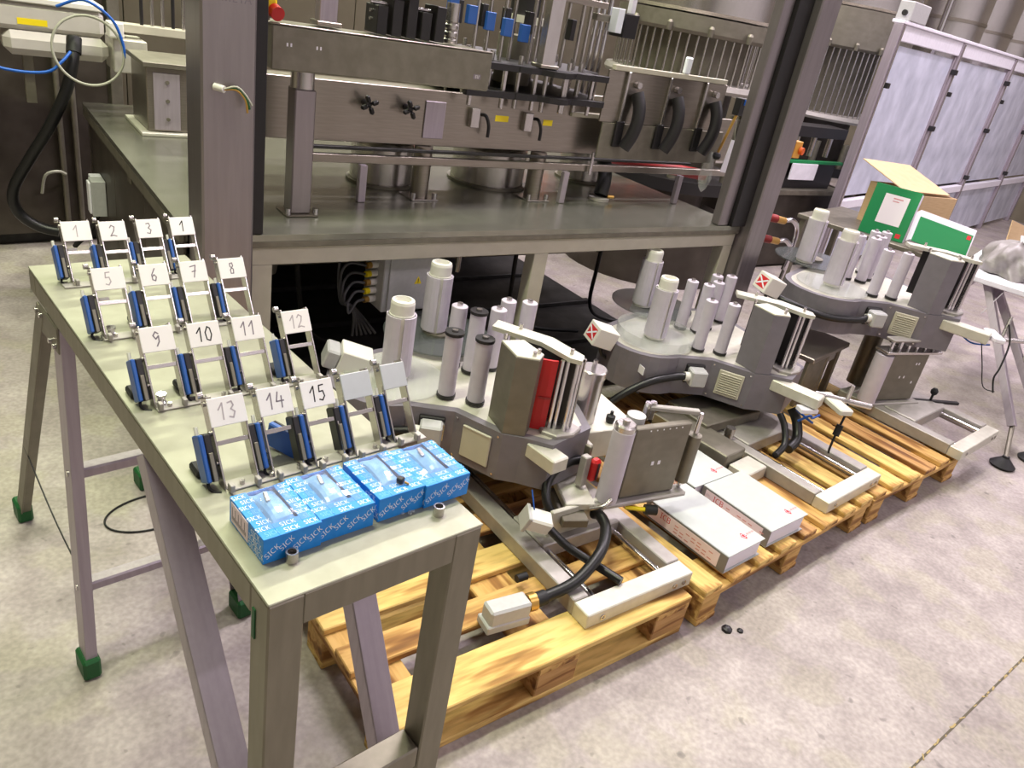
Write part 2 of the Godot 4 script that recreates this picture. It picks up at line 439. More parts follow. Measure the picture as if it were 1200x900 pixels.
# ---------------------------------------------------------------- the work bench and what lies on it
const BENCH := Vector3(0.338, 0.0, -0.645)
const TURN := -1.35
const TOP := 0.95
func bench_point(x: float, y: float, z: float) -> Vector3:      # bench coordinates to the hall
	return BENCH + Vector3(x, y, z).rotated(Vector3.UP, deg_to_rad(TURN))
func build_bench():
	var t := thing("work_bench", "narrow stainless steel bench of square tube carrying brackets and blue cartons", "workbench", BENCH, TURN)
	var w := 0.337
	var len := 1.19
	obj("tabletop", sh().span(Vector3(0, TOP - 0.004, -len), Vector3(w, TOP, 0), 0.0015), M.bench_steel, t)
	var q := 0.05
	var y1 := TOP - 0.0045
	obj("front_rail", sh().span(Vector3(q - 0.001, y1 - q, -q), Vector3(w - q + 0.0005, y1, -0.0007), 0.001), M.frame_steel, t)
	obj("rear_rail", sh().span(Vector3(0.0005, y1 - q, -len), Vector3(w - 0.0005, y1, -len + q), 0.003), M.frame_steel, t)
	for s in [0.0005, w - q]:
		obj("side_rail", sh().span(Vector3(s, y1 - q, -len + q), Vector3(s + q - 0.0005, y1, -q), 0.003), M.frame_steel, t)
		obj("leg", sh().span(Vector3(s, 0.012, -q), Vector3(s + q - 0.0005, y1, -0.0005), 0.0025), M.frame_steel, t)
		obj("foot_pad", sh().cyl(Vector3(s + 0.025, 0, -0.025), Vector3(s + 0.025, 0.014, -0.025), 0.02), M.rubber, t)
		# slanting brace of channel section from under the top to low on the leg
		var near: bool = s > 0.1
		var a := Vector3(s + 0.025, y1 - q, -0.393 if near else -0.458)
		var b := Vector3(s + 0.025, 0.28 if near else 0.36, -0.075)
		var br := sh()
		br.bar(a, b, q, 0.006, Vector3.RIGHT)
		var d := (b - a).normalized()
		var nn := Vector3.RIGHT.cross(d).normalized()
		for e in [-1.0, 1.0]:
			br.bar(a + Vector3(e * 0.022, 0, 0) + nn * 0.02, b + Vector3(e * 0.022, 0, 0) + nn * 0.02, 0.006, 0.045, Vector3.RIGHT)
		obj("brace", br, M.aluminium, t)
	obj("cross_bar", sh().span(Vector3(q, 0.435, -q), Vector3(w - q, 0.485, -0.002), 0.003), M.frame_steel, t)
	obj("slot_cover", sh().span(Vector3(-0.0015, 0.865, -0.042), Vector3(0.001, 0.915, -0.034), 0.0005), M.foot_green, t, "dark green strip in the slot of the leg")
	# two knurled steel studs that stand on the top
	for p in [[0.060, -0.060, "short hollow steel stud before the blue carton with the paper label"], [0.289, -0.050, "short hollow steel stud near the bench corner over the pallet"]]:
		var c := bench_point(p[0], TOP, p[1])
		var s := thing("steel_stud", p[2], "stud", c, 0.0, "steel studs on the bench")
		obj("collar", sh().pipe(Vector3.ZERO, Vector3(0, 0.016, 0), 0.0085, 0.006, 18), M.bright_steel, s)
		obj("core", sh().cyl(Vector3.ZERO, Vector3(0, 0.009, 0), 0.0058, -1, 14), M.dark_plastic, s)
	var base := bench_point(0.25, TOP, -0.078)
	var scr := sh()
	var rng := RandomNumberGenerator.new()
	rng.seed = 5
	for k in 9:
		scr.box(Vector3(rng.randf_range(-0.022, 0.02), 0.0022, rng.randf_range(-0.014, 0.012)), Vector3(rng.randf_range(0.004, 0.011), 0.003, rng.randf_range(0.002, 0.006)), 0.0008, Basis(Vector3.UP, rng.randf() * TAU))
	var sc := obj("plastic_scraps", scr, M.clear_plastic)
	sc.position = base
	tag(sc, "shreds of clear plastic lying on the bench top before the cartons", "scraps")
	sc.set_meta("kind", "stuff")
const DIGITS := {
	"1": [[[0.1, 0.62], [0.5, 1.0], [0.42, 0.0]]],
	"2": [[[0.08, 0.78], [0.3, 1.0], [0.62, 0.85], [0.5, 0.5], [0.05, 0.03], [0.4, 0.1], [0.75, 0.0]]],
	"3": [[[0.1, 0.95], [0.45, 1.0], [0.55, 0.75], [0.3, 0.55], [0.6, 0.35], [0.4, 0.02], [0.08, 0.1]]],
	"4": [[[0.3, 1.0], [0.08, 0.42], [0.75, 0.42]], [[0.58, 0.72], [0.52, 0.0]]],
	"5": [[[0.62, 1.0], [0.2, 0.98], [0.14, 0.58], [0.5, 0.6], [0.6, 0.25], [0.35, 0.0], [0.06, 0.08]]],
	"6": [[[0.55, 1.0], [0.15, 0.5], [0.16, 0.1], [0.45, 0.0], [0.6, 0.3], [0.4, 0.5], [0.16, 0.35]]],
	"7": [[[0.05, 0.9], [0.7, 1.0], [0.35, 0.0]], [[0.2, 0.48], [0.62, 0.54]]],
	"8": [[[0.5, 0.95], [0.2, 0.9], [0.2, 0.65], [0.55, 0.4], [0.5, 0.05], [0.2, 0.05], [0.18, 0.35], [0.55, 0.7], [0.5, 0.95]]],
	"9": [[[0.58, 0.85], [0.35, 1.0], [0.1, 0.75], [0.3, 0.5], [0.58, 0.7], [0.55, 0.3], [0.3, 0.0]]],
	"0": [[[0.35, 1.0], [0.08, 0.6], [0.15, 0.1], [0.45, 0.0], [0.66, 0.4], [0.58, 0.88], [0.35, 1.0]]]}
func bracket(word: String, ink: String, label: String, x: float, z: float, w: float, opts := {}):
	# a tilted steel frame on the bench: two flat side arms, a cross bar, a plate, a blue sensor on its flank
	var t := thing("sensor_bracket", label, "bracket", bench_point(x, TOP, z), TURN, "steel sensor brackets on the bench")
	var up := Vector3(0, 0.119, -0.073)
	var d := up.normalized()
	var nn := Vector3(0, d.z, -d.y) * -1.0                 # towards the viewer and up
	var rot := Basis(Vector3.RIGHT, d, Vector3.RIGHT.cross(d))
	for e in [0.0, 1.0]:
		var px: float = 0.0015 + e * (w - 0.003)
		obj("side_arm", sh().bar(Vector3(px, 0.0035, 0) - nn * 0.011, up + Vector3(px, 0, 0) - nn * 0.011, 0.003, 0.022, Vector3.RIGHT, 0.0006), M.bright_steel, t)
	obj("cross_bar", sh().bar(Vector3(0.003, 0.060, -0.0368) - nn * 0.003, Vector3(w - 0.003, 0.060, -0.0368) - nn * 0.003, 0.007, 0.003, d, 0.0005), M.bright_steel, t)
	obj("tie_rod", sh().cyl(Vector3(0.003, 0.088, -0.054) - nn * 0.015, Vector3(w - 0.003, 0.088, -0.054) - nn * 0.015, 0.0035, -1, 10), M.dull_steel, t)
	var pc := d * 0.115 + Vector3(w * 0.5, 0, 0) + nn * 0.0015
	var pl := obj("plate", sh().box(pc, Vector3(w + 0.001, 0.042, 0.0025), 0.0008, rot), M.plate_silver if opts.has("blank") else M.plate_white, t, "pale plate across the top of the arms")
	if word:
		var s := sh()
		var hgt := 0.024
		var total := word.length() * hgt * 0.62
		for i in word.length():
			for line in DIGITS[word[i]]:
				var pts := []
				for p in line: pts.append(Vector2(p[0] * hgt * 0.72 + i * hgt * 0.62 - total * 0.5 + opts.get("dx", 0.0), p[1] * hgt - hgt * 0.5 + opts.get("dy", 0.0)))
				s.x = Transform3D(rot, pc + nn * 0.0014)
				s.stroke(pts, 0.0022)
		obj("handwritten_number", s, M[ink], pl)
	# the sensor: blue housing with a dark face, lying along the outside of one arm
	if not opts.has("no_sensor"):
		var sx: float = -0.0185 + opts.get("sx", 0.0)
		var a: Vector3 = d * (0.018 + opts.get("sy", 0.0)) - nn * 0.012 + Vector3(sx, 0, 0)
		var b: Vector3 = d * (0.088 + opts.get("sy", 0.0)) - nn * 0.012 + Vector3(sx, 0, 0)
		var ro := Vector3(opts.get("tilt", 0.0), 0, 0)
		var fl := opts.has("flip")
		if fl:
			a.x += 0.011; b.x += 0.011
		var sd := -1.0 if fl else 1.0
		var sn := obj("sensor", sh().bar(a - ro, b + ro, 0.007, 0.030, Vector3.RIGHT, 0.0018), M.sensor_blue, t, "blue sensor housing")
		obj("sensor_face", sh().bar(a - ro + Vector3(0.0095 * sd, 0, 0), b + ro + Vector3(0.0095 * sd, 0, 0), 0.0118, 0.026, Vector3.RIGHT, 0.002), M.dark_plastic, sn)
		obj("mount_plate", sh().bar(a + Vector3(0.009 * sd, 0, 0) + nn * 0.0145, a.lerp(b, 0.6) + Vector3(0.009 * sd, 0, 0) + nn * 0.0145, 0.006, 0.003, Vector3.RIGHT, 0.0006), M.dull_steel, sn)
		obj("cable", sh().tube([a + Vector3(0.002, 0.001, 0), a + Vector3(0.0, -0.004, 0.006), a + Vector3(0.006, -0.0095, 0.014), a + Vector3(0.014, -0.0095, 0.018)], 0.0024, 6, 4), M.rubber, sn)
		obj("tip", sh().cyl(b + ro, b + ro + d * 0.012, 0.003, -1, 8), M.white_plastic, sn)
	# screws along the arm and feet
	for k in [0.3, 0.62, 0.93]:
		var c: Vector3 = up * k - nn * 0.011
		obj("screw", sh().cyl(c + Vector3(-0.003, 0, 0), c + Vector3(0.0005, 0, 0), 0.004, -1, 8), M.bright_steel, t)
	obj("screw", sh().cyl(up - nn * 0.012 + Vector3(-0.008, 0.004, 0), up - nn * 0.012 + Vector3(0, 0.004, 0), 0.0055, -1, 10), M.bright_steel, t)
	for fx in [0.003, w - 0.010]: obj("foot_block", sh().span(Vector3(fx, 0.0035, 0.000), Vector3(fx + 0.007, 0.016, 0.012), 0.001), M.cast_metal, t)
	if ["2", "6", "9", "10", "12", "13"].has(word):
		obj("rubber_pad", sh().box(Vector3(-0.010, 0.006, -0.062), Vector3(0.026, 0.012, 0.034), 0.003), M.rubber, t)
	if opts.has("spacer"):
		obj("spacer", sh().lathe([Vector2(0, 0), Vector2(0.008, 0), Vector2(0.008, 0.007), Vector2(0.006, 0.008), Vector2(0.006, 0.016), Vector2(0.008, 0.017), Vector2(0.008, 0.022), Vector2(0, 0.022)], Vector3(0.014, 0, -0.012), 14), M.chrome, t)
	if opts.has("block"):
		obj("white_block", sh().box(d * 0.078 + Vector3(w * 0.3, 0, 0) - nn * 0.02, Vector3(0.018, 0.010, 0.014), 0.001, rot), M.white_plastic, t)
func build_brackets():
	var rows := [-0.247, -0.500, -0.785, -1.055]
	var bars := [[-0.03, 0.400, 0.0], [0.035, 0.345, 1.0], [0.03, 0.350, 1.0], [0.03, 0.350, 1.0]]
	var where := ["beside the blue cartons", "in the second row back from the cartons", "in the third row back from the cartons", "along the row farthest from the cartons"]
	for k in 4:
		var bx := thing("mounting_bar", "flat steel bar under the brackets %s" % where[k], "bar", bench_point(0.0, TOP, rows[k]), TURN, "mounting bars under the brackets")
		var x0: float = 0.050 if k == 0 else 0.036
		var x1: float = 0.395 if k == 0 else 0.335
		obj("strip", sh().span(Vector3(x0, 0.0002, -0.012), Vector3(x1, 0.0034, 0.014), 0.0008), M.cast_metal, bx)
		for j in 7: obj("screw", sh().cyl(Vector3(x0 + 0.022 + j * 0.045, 0.0034, 0.005), Vector3(x0 + 0.022 + j * 0.045, 0.010, 0.005), 0.004, -1, 8), M.bright_steel, bx)
	# [number, ink, x, z row, width, options, what singles it out]
	var z1: float = rows[3]; var z2: float = rows[2]; var z3: float = rows[1]; var z4: float = rows[0]
	var list := [
		["1", "ink_faint", 0.057, z1 - 0.010, 0.053, {"block": 1}, "whose plate has a ghostly number, on the bench's far corner"],
		["2", "ink_worn", 0.128, z1, 0.050, {}, "whose white plate is marked two (2)"],
		["3", "ink_worn", 0.205, z1 - 0.004, 0.049, {}, "whose white plate is marked three (3)"],
		["1", "ink", 0.279, z1 - 0.010, 0.050, {"flip": 1}, "whose plate shows a single dark stroke, beside the one numbered 3"],
		["5", "ink_faint", 0.040, z2, 0.053, {"block": 1, "spacer": 1}, "with a faded five (5) on its white plate"],
		["6", "ink_worn", 0.124, z2, 0.050, {}, "whose white plate is marked six (6)"],
		["7", "ink_worn", 0.201, z2, 0.049, {}, "whose white plate is marked seven (7)"],
		["8", "ink_worn", 0.278, z2, 0.052, {"flip": 1}, "whose white plate is marked eight (8)"],
		["9", "ink_worn", 0.036, z3 - 0.006, 0.050, {"spacer": 1}, "whose white plate is marked nine (9)"],
		["10", "ink", 0.111, z3, 0.051, {}, "whose white plate is marked ten (10)"],
		["11", "ink_worn", 0.188, z3, 0.051, {"flip": 1}, "whose white plate is marked eleven (11)"],
		["12", "ink_faint", 0.281, z3, 0.051, {}, "whose white plate is marked twelve (12)"],
		["13", "ink_faint", 0.046, z4, 0.051, {}, "whose white plate is marked thirteen (13)"],
		["14", "ink_worn", 0.120, z4, 0.050, {"flip": 1}, "whose white plate is marked fourteen (14)"],
		["15", "ink", 0.188, z4 + 0.004, 0.051, {"flip": 1}, "whose white plate is marked fifteen (15)"],
		["", "ink", 0.258, z4 + 0.004, 0.050, {"blank": 1, "flip": 1}, "with a blank silver plate, beside the one numbered 15"],
		["", "ink", 0.336, z4 - 0.002, 0.044, {"blank": 1, "flip": 1}, "with a blank silver plate, hanging past the bench edge"]]
	for b in list: bracket(b[0], b[1], "steel sensor bracket " + b[6], b[2] - 0.001, b[3] + 0.010, b[4] + 0.002, b[5])
	# a spare sensor that lies behind the bracket numbered 14
	var sp := thing("loose_sensor", "blue sensor lying askew on the bench behind the bracket numbered 14", "sensor", bench_point(0.163, TOP, -0.295), TURN + 28.0)
	obj("body", sh().box(Vector3(0, 0.022, 0), Vector3(0.010, 0.042, 0.062), 0.002, Basis(Vector3.RIGHT, 0.15)), M.sensor_blue, sp)
	obj("face", sh().box(Vector3(0.008, 0.022, 0), Vector3(0.006, 0.040, 0.060), 0.0015, Basis(Vector3.RIGHT, 0.15)), M.dark_plastic, sp)
	obj("cable", sh().tube([Vector3(0, 0.012, 0.03), Vector3(-0.004, 0.006, 0.042), Vector3(0.004, 0.003, 0.054), Vector3(0.016, 0.003, 0.058)], 0.0022, 6, 4), M.rubber, sp)
func build_cartons():
	# four small open cartons, printed all over, in two touching pairs
	var tm := lettering("SICK", 0.0098, 0.0)
	var list := [[0.025, 0.082, 0.0, "with a paper label on its end", true], [0.105, 0.086, -0.004, "touching the carton that has the paper label", false], [0.200, 0.078, -0.006, "with a small black part sticking out of its film", false], [0.278, 0.082, -0.002, "that juts past the bench edge beside a grey plug", false]]
	for c in list:
		var w: float = c[1]; var dp := 0.104; var h := 0.040
		var t := thing("blue_carton", "small blue printed carton " + c[3], "carton", bench_point(c[0], TOP + 0.0002, -0.070 + c[2]), TURN, "blue cartons on the bench")
		var i0 := w * 0.27; var i1 := w * 0.74
		# walls and the two top flaps leave a window in which a bag shows
		obj("body", sh().span(Vector3(0, 0, -dp), Vector3(w, h - 0.0015, -dp + 0.0015), 0.0003).span(Vector3(0, 0, -0.0015), Vector3(w, h - 0.0015, 0), 0.0003).span(Vector3(0, 0, -dp + 0.0015), Vector3(0.0015, h - 0.0015, -0.0015), 0.0003).span(Vector3(w - 0.0015, 0, -dp + 0.0015), Vector3(w, h - 0.0015, -0.0015), 0.0003).span(Vector3(0.0015, 0, -dp + 0.0015), Vector3(w - 0.0015, 0.0015, -0.0015), 0.0), M.carton_blue, t)
		obj("top_flap", sh().span(Vector3(0, h - 0.0015, -dp), Vector3(i0, h, 0), 0.0004), M.carton_blue, t)
		obj("top_flap", sh().span(Vector3(i1, h - 0.0015, -dp), Vector3(w, h, 0), 0.0004), M.carton_blue, t)
		obj("top_flap", sh().span(Vector3(i0, h - 0.0015, -0.026), Vector3(i1, h, 0), 0.0004), M.carton_blue, t)
		# a soft bag swelling through the window
		var bag := sh()
		var gx := 8; var gz := 10
		var pt := func(i: int, j: int) -> Vector3:
			var u := float(i) / gx; var v := float(j) / gz
			var e: float = sin(PI * u) * sin(PI * v)
			return Vector3(lerp(i0 + 0.001, i1 - 0.001, u), h - 0.006 + 0.0125 * pow(max(e, 0.0), 0.6) + 0.0012 * sin(u * 9.0 + v * 5.0 + c[0] * 90.0), lerp(-dp + 0.003, -0.025, v))
		for i in gx:
			for j in gz:
				var a: Vector3 = pt.call(i, j); var b: Vector3 = pt.call(i + 1, j); var d: Vector3 = pt.call(i + 1, j + 1); var e: Vector3 = pt.call(i, j + 1)
				var nn := -(b - a).cross(e - a).normalized()
				if nn.y < 0: nn = -nn
				bag.quad(a, b, d, e, nn)
		obj("plastic_bag", bag, M.bag_blue, t, "pale blue bag showing in the top window")
		# loose clear film puffed up over the window
		var film := sh()
		var pf := func(i: int, j: int) -> Vector3:
			var u := float(i) / gx; var v := float(j) / gz
			var e: float = sin(PI * u) * sin(PI * v)
			return Vector3(lerp(i0 - 0.012, i1 + 0.012, u), h + 0.0004 + 0.013 * pow(max(e, 0.0), 0.5) + 0.0011 * e * sin(u * 14.0 + v * 11.0 + c[0] * 70.0), lerp(-dp + 0.001, -0.016, v))
		for i in gx:
			for j in gz:
				var a: Vector3 = pf.call(i, j); var b: Vector3 = pf.call(i + 1, j); var d: Vector3 = pf.call(i + 1, j + 1); var e: Vector3 = pf.call(i, j + 1)
				var nn := (b - a).cross(e - a).normalized()
				film.quad(a, b, d, e, nn if nn.y > 0 else -nn)
		obj("clear_film", film, M.film, t)
		var pr := sh()
		var pb := sh()
		var rng := RandomNumberGenerator.new()
		rng.seed = int(c[0] * 1000.0) + 3
		# words on the top flaps, slanting words on the front, on the end
		var flat := Basis(Vector3.RIGHT, Vector3.FORWARD, Vector3.UP)
		for j in 8:
			var z := -dp + 0.008 + j * 0.0125
			for xx in [i0 * 0.5 + (0.004 if j % 2 else -0.003), (i1 + w) * 0.5 + (-0.002 if j % 2 else 0.003)]:
				var tgt := pb if (j + (1 if xx > w * 0.5 else 0)) % 4 == 3 else pr
				tgt.add_mesh(tm, Transform3D(flat.scaled(Vector3(0.7, 1, 0.8)), Vector3(xx, h + 0.0002, z)))
			if j > 5: pr.add_mesh(tm, Transform3D(flat.scaled(Vector3(0.8, 1, 0.8)), Vector3((i0 + i1) * 0.5, h + 0.0002, z + 0.002)))
		for j in 4:
			pr.add_mesh(tm, Transform3D(Basis(Vector3.BACK, 0.62).scaled(Vector3(0.85, 0.95, 1)), Vector3(0.012 + j * (w - 0.022) / 3.0, h * 0.5 + (0.003 if j % 2 else -0.003), 0.0002)))
		for j in 5:
			var side := Basis(Vector3.BACK, Vector3.UP, Vector3.LEFT)
			pr.add_mesh(tm, Transform3D(side * Basis(Vector3.BACK, 0.2), Vector3(-0.0002, 0.008 + (j % 3) * 0.011, -0.012 - j * 0.006)))
		obj("printed_words", pr, M.print_white, t)
		obj("pale_print", pb, M.print_pale_blue, t)
		if c[4]:
			obj("paper_label", sh().span(Vector3(-0.0006, 0.004, -0.098), Vector3(0.0, 0.036, -0.045), 0.0), M.spine_label, t, "pale paper label")
			var bc := sh()
			for j in 14: bc.span(Vector3(-0.0009, 0.010, -0.094 + j * 0.0032), Vector3(-0.0007, 0.016 if j % 3 else 0.030, -0.094 + j * 0.0032 + 0.0012), 0.0)
			obj("label_print", bc, M.ink_worn, t)
		if c[0] > 0.15 and c[0] < 0.25:
			obj("black_plug", sh().box(Vector3(w * 0.62, h + 0.005, -0.022), Vector3(0.011, 0.009, 0.010), 0.0015, Basis(Vector3.UP, 0.5)), M.dark_plastic, t)
			obj("plug_pin", sh().cyl(Vector3(w * 0.66, h + 0.004, -0.016), Vector3(w * 0.72, h + 0.002, -0.011), 0.0018, -1, 8), M.brass, t)
		if c[0] < 0.15 or c[0] > 0.25:
			obj("metal_piece", sh().box(Vector3((i0 + i1) * 0.5 - 0.004, h + 0.0075, -dp * 0.70), Vector3(0.006, 0.003, 0.020), 0.001, Basis(Vector3.UP, -0.2)), M.bright_steel, t)
func build_ladder():
	var t := thing("trestle_ladder", "small aluminium step ladder with green rubber feet standing under the bench top", "ladder", Vector3(0.33, 0, -1.58))
	var o := Vector3(0.33, 0, -1.58)
	var xs := [[0.366, 0.328], [0.700, 0.735]]
	for k in 2:
		var s: Array = xs[k]
		var a: Vector3 = Vector3(s[0], 0.888, -1.64); var b: Vector3 = Vector3(s[1], 0.02, -1.545)
		var e := 1.0 if k == 0 else -1.0
		var r := sh(o)
		r.bar(a, b, 0.004, 0.055, Vector3.RIGHT)
		r.bar(a + Vector3(e * 0.011, 0, 0.026), b + Vector3(e * 0.011, 0, 0.026), 0.026, 0.004, Vector3.RIGHT)
		r.bar(a + Vector3(e * 0.011, 0, -0.026), b + Vector3(e * 0.011, 0, -0.026), 0.026, 0.004, Vector3.RIGHT)
		obj("front_rail", r, M.aluminium, t)
		var c: Vector3 = Vector3(s[0] - e * 0.006, 0.888, -1.735); var d: Vector3 = Vector3(s[1] + e * 0.02, 0.02, -2.235)
		var q := sh(o)
		q.bar(c, d, 0.004, 0.045, Vector3.RIGHT)
		q.bar(c + Vector3(e * 0.011, 0, 0.021), d + Vector3(e * 0.011, 0, 0.021), 0.026, 0.004, Vector3.RIGHT)
		obj("rear_rail", q, M.dull_steel, t)
		for p in [b, d]:
			obj("rubber_foot", sh(o).box(p + Vector3(e * 0.010, 0.010, 0), Vector3(0.040, 0.060, 0.070), 0.006), M.foot_green, t, "green rubber foot")
		obj("hinge_plate", sh(o).box(Vector3(s[0] - e * 0.004, 0.865, -1.69), Vector3(0.006, 0.06, 0.15), 0.002), M.dull_steel, t)
		var bo := sh(o)
		for z in [-1.75, -1.72, -1.66, -1.63]:
			bo.cyl(Vector3(s[0] - e * 0.014, 0.87 + (0.012 if z < -1.7 else -0.02), z), Vector3(s[0], 0.87 + (0.012 if z < -1.7 else -0.02), z), 0.006, -1, 8)
		obj("bolt", bo, M.bright_steel, t)
		for y in [0.85, 0.55, 0.25]:
			obj("rivet", sh(o).cyl(Vector3(lerp(s[1], s[0], y / 0.9) - e * 0.004, y, lerp(-1.545, -1.64, y / 0.9)), Vector3(lerp(s[1], s[0], y / 0.9) + e * 0.004, y, lerp(-1.545, -1.64, y / 0.9)), 0.008, -1, 10), M.bright_steel, t)
	for y in [0.85, 0.55, 0.25]:
		var f: float = y / 0.9
		obj("rung", sh(o).box(Vector3(0.531, y, lerp(-1.545, -1.64, f)), Vector3(lerp(0.735, 0.700, f) - lerp(0.328, 0.366, f) - 0.006, 0.026, 0.034), 0.004), M.aluminium, t)
	obj("strap", sh(o).tube([Vector3(0.345, 0.30, -1.575), Vector3(0.35, 0.30, -1.80), Vector3(0.352, 0.36, -2.06)], 0.002, 5, 6), M.dark_plastic, t)
	# loose wire loop on the floor behind the bench
	var wl := sh()
	var pts := []
	for k in 15:
		var a := 0.5 + k * 0.36
		pts.append(Vector3(cos(a) * 0.12, 0.004, sin(a) * 0.07 - k * 0.004))
	var w := obj("wire_loop", wl.tube(pts, 0.003, 6, 3), M.rubber)
	w.position = Vector3(0.66, 0, -2.05)
	tag(w, "thin black wire curled on the floor behind the ladder rungs", "wire")
# ---------------------------------------------------------------- pallets and binders
func plank(a: Vector3, size: Vector3, turn: float, wood: int, called: String, parent: Node3D) -> MeshInstance3D:
	# a board of its own: long axis x, set at a with a turn about y
	var m := obj(called, sh().box(Vector3.ZERO, size, 0.003), M["wood_%d" % wood], parent)
	m.position = a
	m.rotation_degrees.y = turn
	return m
func build_pallets():
	var rng := RandomNumberGenerator.new()
	rng.seed = 11
	# first pallet: boards run along its front edge
	var t := thing("wooden_pallet", "worn wooden pallet with boards along its front edge, holding the machine with the red panel", "pallet", Vector3(0.769, 0, -0.892), -6.2, "wooden pallets in a row on the floor")
	var w := 1.025; var dp := 0.80
	var z := -0.0
	for k in 5:
		var bw: float = [0.125, 0.090, 0.100, 0.090, 0.125][k]
		plank(Vector3(w * 0.5 + rng.randf_range(-0.004, 0.004), 0.133, z - bw * 0.5), Vector3(w, 0.022, bw), rng.randf_range(-0.25, 0.25), [1, 0, 1, 2, 0][k], "deck_board", t)
		z -= bw + 0.0675
	for x in [0.07, w * 0.5, w - 0.07]:
		plank(Vector3(x, 0.111, -dp * 0.5), Vector3(dp, 0.022, 0.14), 90, 0, "cross_board", t)
		for zz in [-0.05, -dp * 0.5, -dp + 0.05]:
			plank(Vector3(x, 0.061, zz), Vector3(0.14, 0.078, 0.098), 0, 2 if x > 0.4 else 0, "block", t)
	for zz in [-0.05, -dp * 0.5, -dp + 0.05]:
		plank(Vector3(w * 0.5, 0.011, zz), Vector3(w, 0.022, 0.098), 0, 1, "base_board", t)
	# second and third pallets: boards run away from the front edge
	var spec := [[Vector3(1.838, 0, -0.765), 1.11, 8, -2.2, "wooden pallet with boards running away from its front edge, carrying the three ring binders"], [Vector3(2.962, 0, -0.718), 0.83, 6, -4.0, "wooden pallet of bright yellow boards nearest the glazed cabinet"]]
	for s in spec:
		var p := thing("wooden_pallet", s[4], "pallet", s[0], s[3], "wooden pallets in a row on the floor")
		w = s[1]; dp = 1.05
		var nb: int = s[2]
		for k in nb:
			var bw: float = 0.100 if k % 2 else 0.088
			var wd: int = [1, 0, 1, 1, 2, 0, 1, 1][(k + (1 if nb == 6 else 0)) % 8]
			plank(Vector3(0.05 + k * (w - 0.10) / (nb - 1), 0.133, -dp * 0.5 + rng.randf_range(-0.004, 0.004)), Vector3(dp, 0.022, bw), 90 + rng.randf_range(-0.4, 0.4), wd, "deck_board", p)
		for zz in [-0.07, -dp * 0.5, -dp + 0.07]:
			plank(Vector3(w * 0.5, 0.111, zz), Vector3(w, 0.022, 0.14), 0, 0 if zz > -0.2 else 2, "cross_board", p)
			for x in [0.06, w * 0.5, w - 0.06]:
				plank(Vector3(x, 0.061, zz), Vector3(0.098, 0.078, 0.13), 0, 0, "block", p)
		for x in [0.06, w * 0.5, w - 0.06]:
			plank(Vector3(x, 0.011, -dp * 0.5), Vector3(dp, 0.022, 0.098), 90, 0, "base_board", p)
func build_binders():
	var spec := [[Vector3(1.965, 0.1445, -0.790), -3.0, "grey lever arch binder with its pink spine label fully exposed, beside the first machine's frame"], [Vector3(2.222, 0.1445, -0.788), -4.0, "grey lever arch binder in the middle of the three, on the pallet's front edge"], [Vector3(2.195, 0.1445, -1.088), -4.0, "grey lever arch binder lying behind the others, under the steel peel panel"]]
	var tl := lettering("ICB", 0.022, 0.0)
	var tr := lettering("ICB", 0.017, 0.0)
	for s in spec:
		var t := thing("ring_binder", s[2], "binder", s[0], s[1], "grey ring binders on the pallet")
		var w := 0.228; var d := 0.295; var h := 0.068
		if s[0].x < 2.1: w = 0.205; d = 0.345
		obj("spine", sh().span(Vector3(0, 0, -d), Vector3(0.004, h, 0), 0.001), M.binder_spine, t)
		obj("cover", sh().span(Vector3(0, h - 0.003, -d), Vector3(w, h, 0), 0.0012), M.binder_cover, t)
		obj("cover", sh().span(Vector3(0, 0, -d), Vector3(w, 0.003, 0), 0.001), M.binder_cover, t)
		obj("pages", sh().span(Vector3(0.012, 0.0035, -d + 0.012), Vector3(w - 0.012, h - 0.0035, -0.006), 0.001), M.paper, t)
		obj("arch_ring", sh().pipe(Vector3(-0.0025, h * 0.5, -d * 0.9), Vector3(0.001, h * 0.5, -d * 0.9), 0.013, 0.009, 16), M.chrome, t)
		obj("spine_label", sh().span(Vector3(-0.0012, 0.008, -d * 0.94), Vector3(0.0, h - 0.008, -0.030), 0.0), M.spine_label, t, "pale pink paper label on the spine")
		# spine print: a red logo and lines of small grey text
		var side := Basis(Vector3.BACK, Vector3.UP, Vector3.LEFT)
		obj("spine_logo", sh().add_mesh(tl, Transform3D(side, Vector3(-0.0014, h * 0.62, -d * 0.74))), M.logo_red, t)
		var ln := sh()
		for j in 3:
			for q in 7:
				if (q + j) % 4 == 3: continue
				ln.span(Vector3(-0.0016, h * 0.25 + j * 0.012, -d * 0.62 + q * 0.024), Vector3(-0.0013, h * 0.25 + j * 0.012 + 0.004, -d * 0.62 + q * 0.024 + 0.016), 0.0)
		obj("spine_print", ln, M.logo_pink, t)
		var flat := Basis(Vector3.RIGHT, Vector3.FORWARD, Vector3.UP)
		for p in [[w - 0.062, -0.045]]:
			var lg := obj("cover_logo", sh().box(Vector3(p[0], h + 0.0002, p[1]), Vector3(0.022, 0.0003, 0.022), 0.0, Basis(Vector3.UP, 0.78)), M.logo_red, t)
			obj("logo_words", sh().add_mesh(tr, Transform3D(flat, Vector3(p[0], h + 0.0005, p[1]))), M.spine_label, lg)
			var gl := sh()
			for q in 3: gl.span(Vector3(p[0] + 0.018 + q * 0.014, h + 0.0001, p[1] - 0.006), Vector3(p[0] + 0.028 + q * 0.014, h + 0.0003, p[1] + 0.002), 0.0)
			obj("cover_print", gl, M.logo_pink, t)
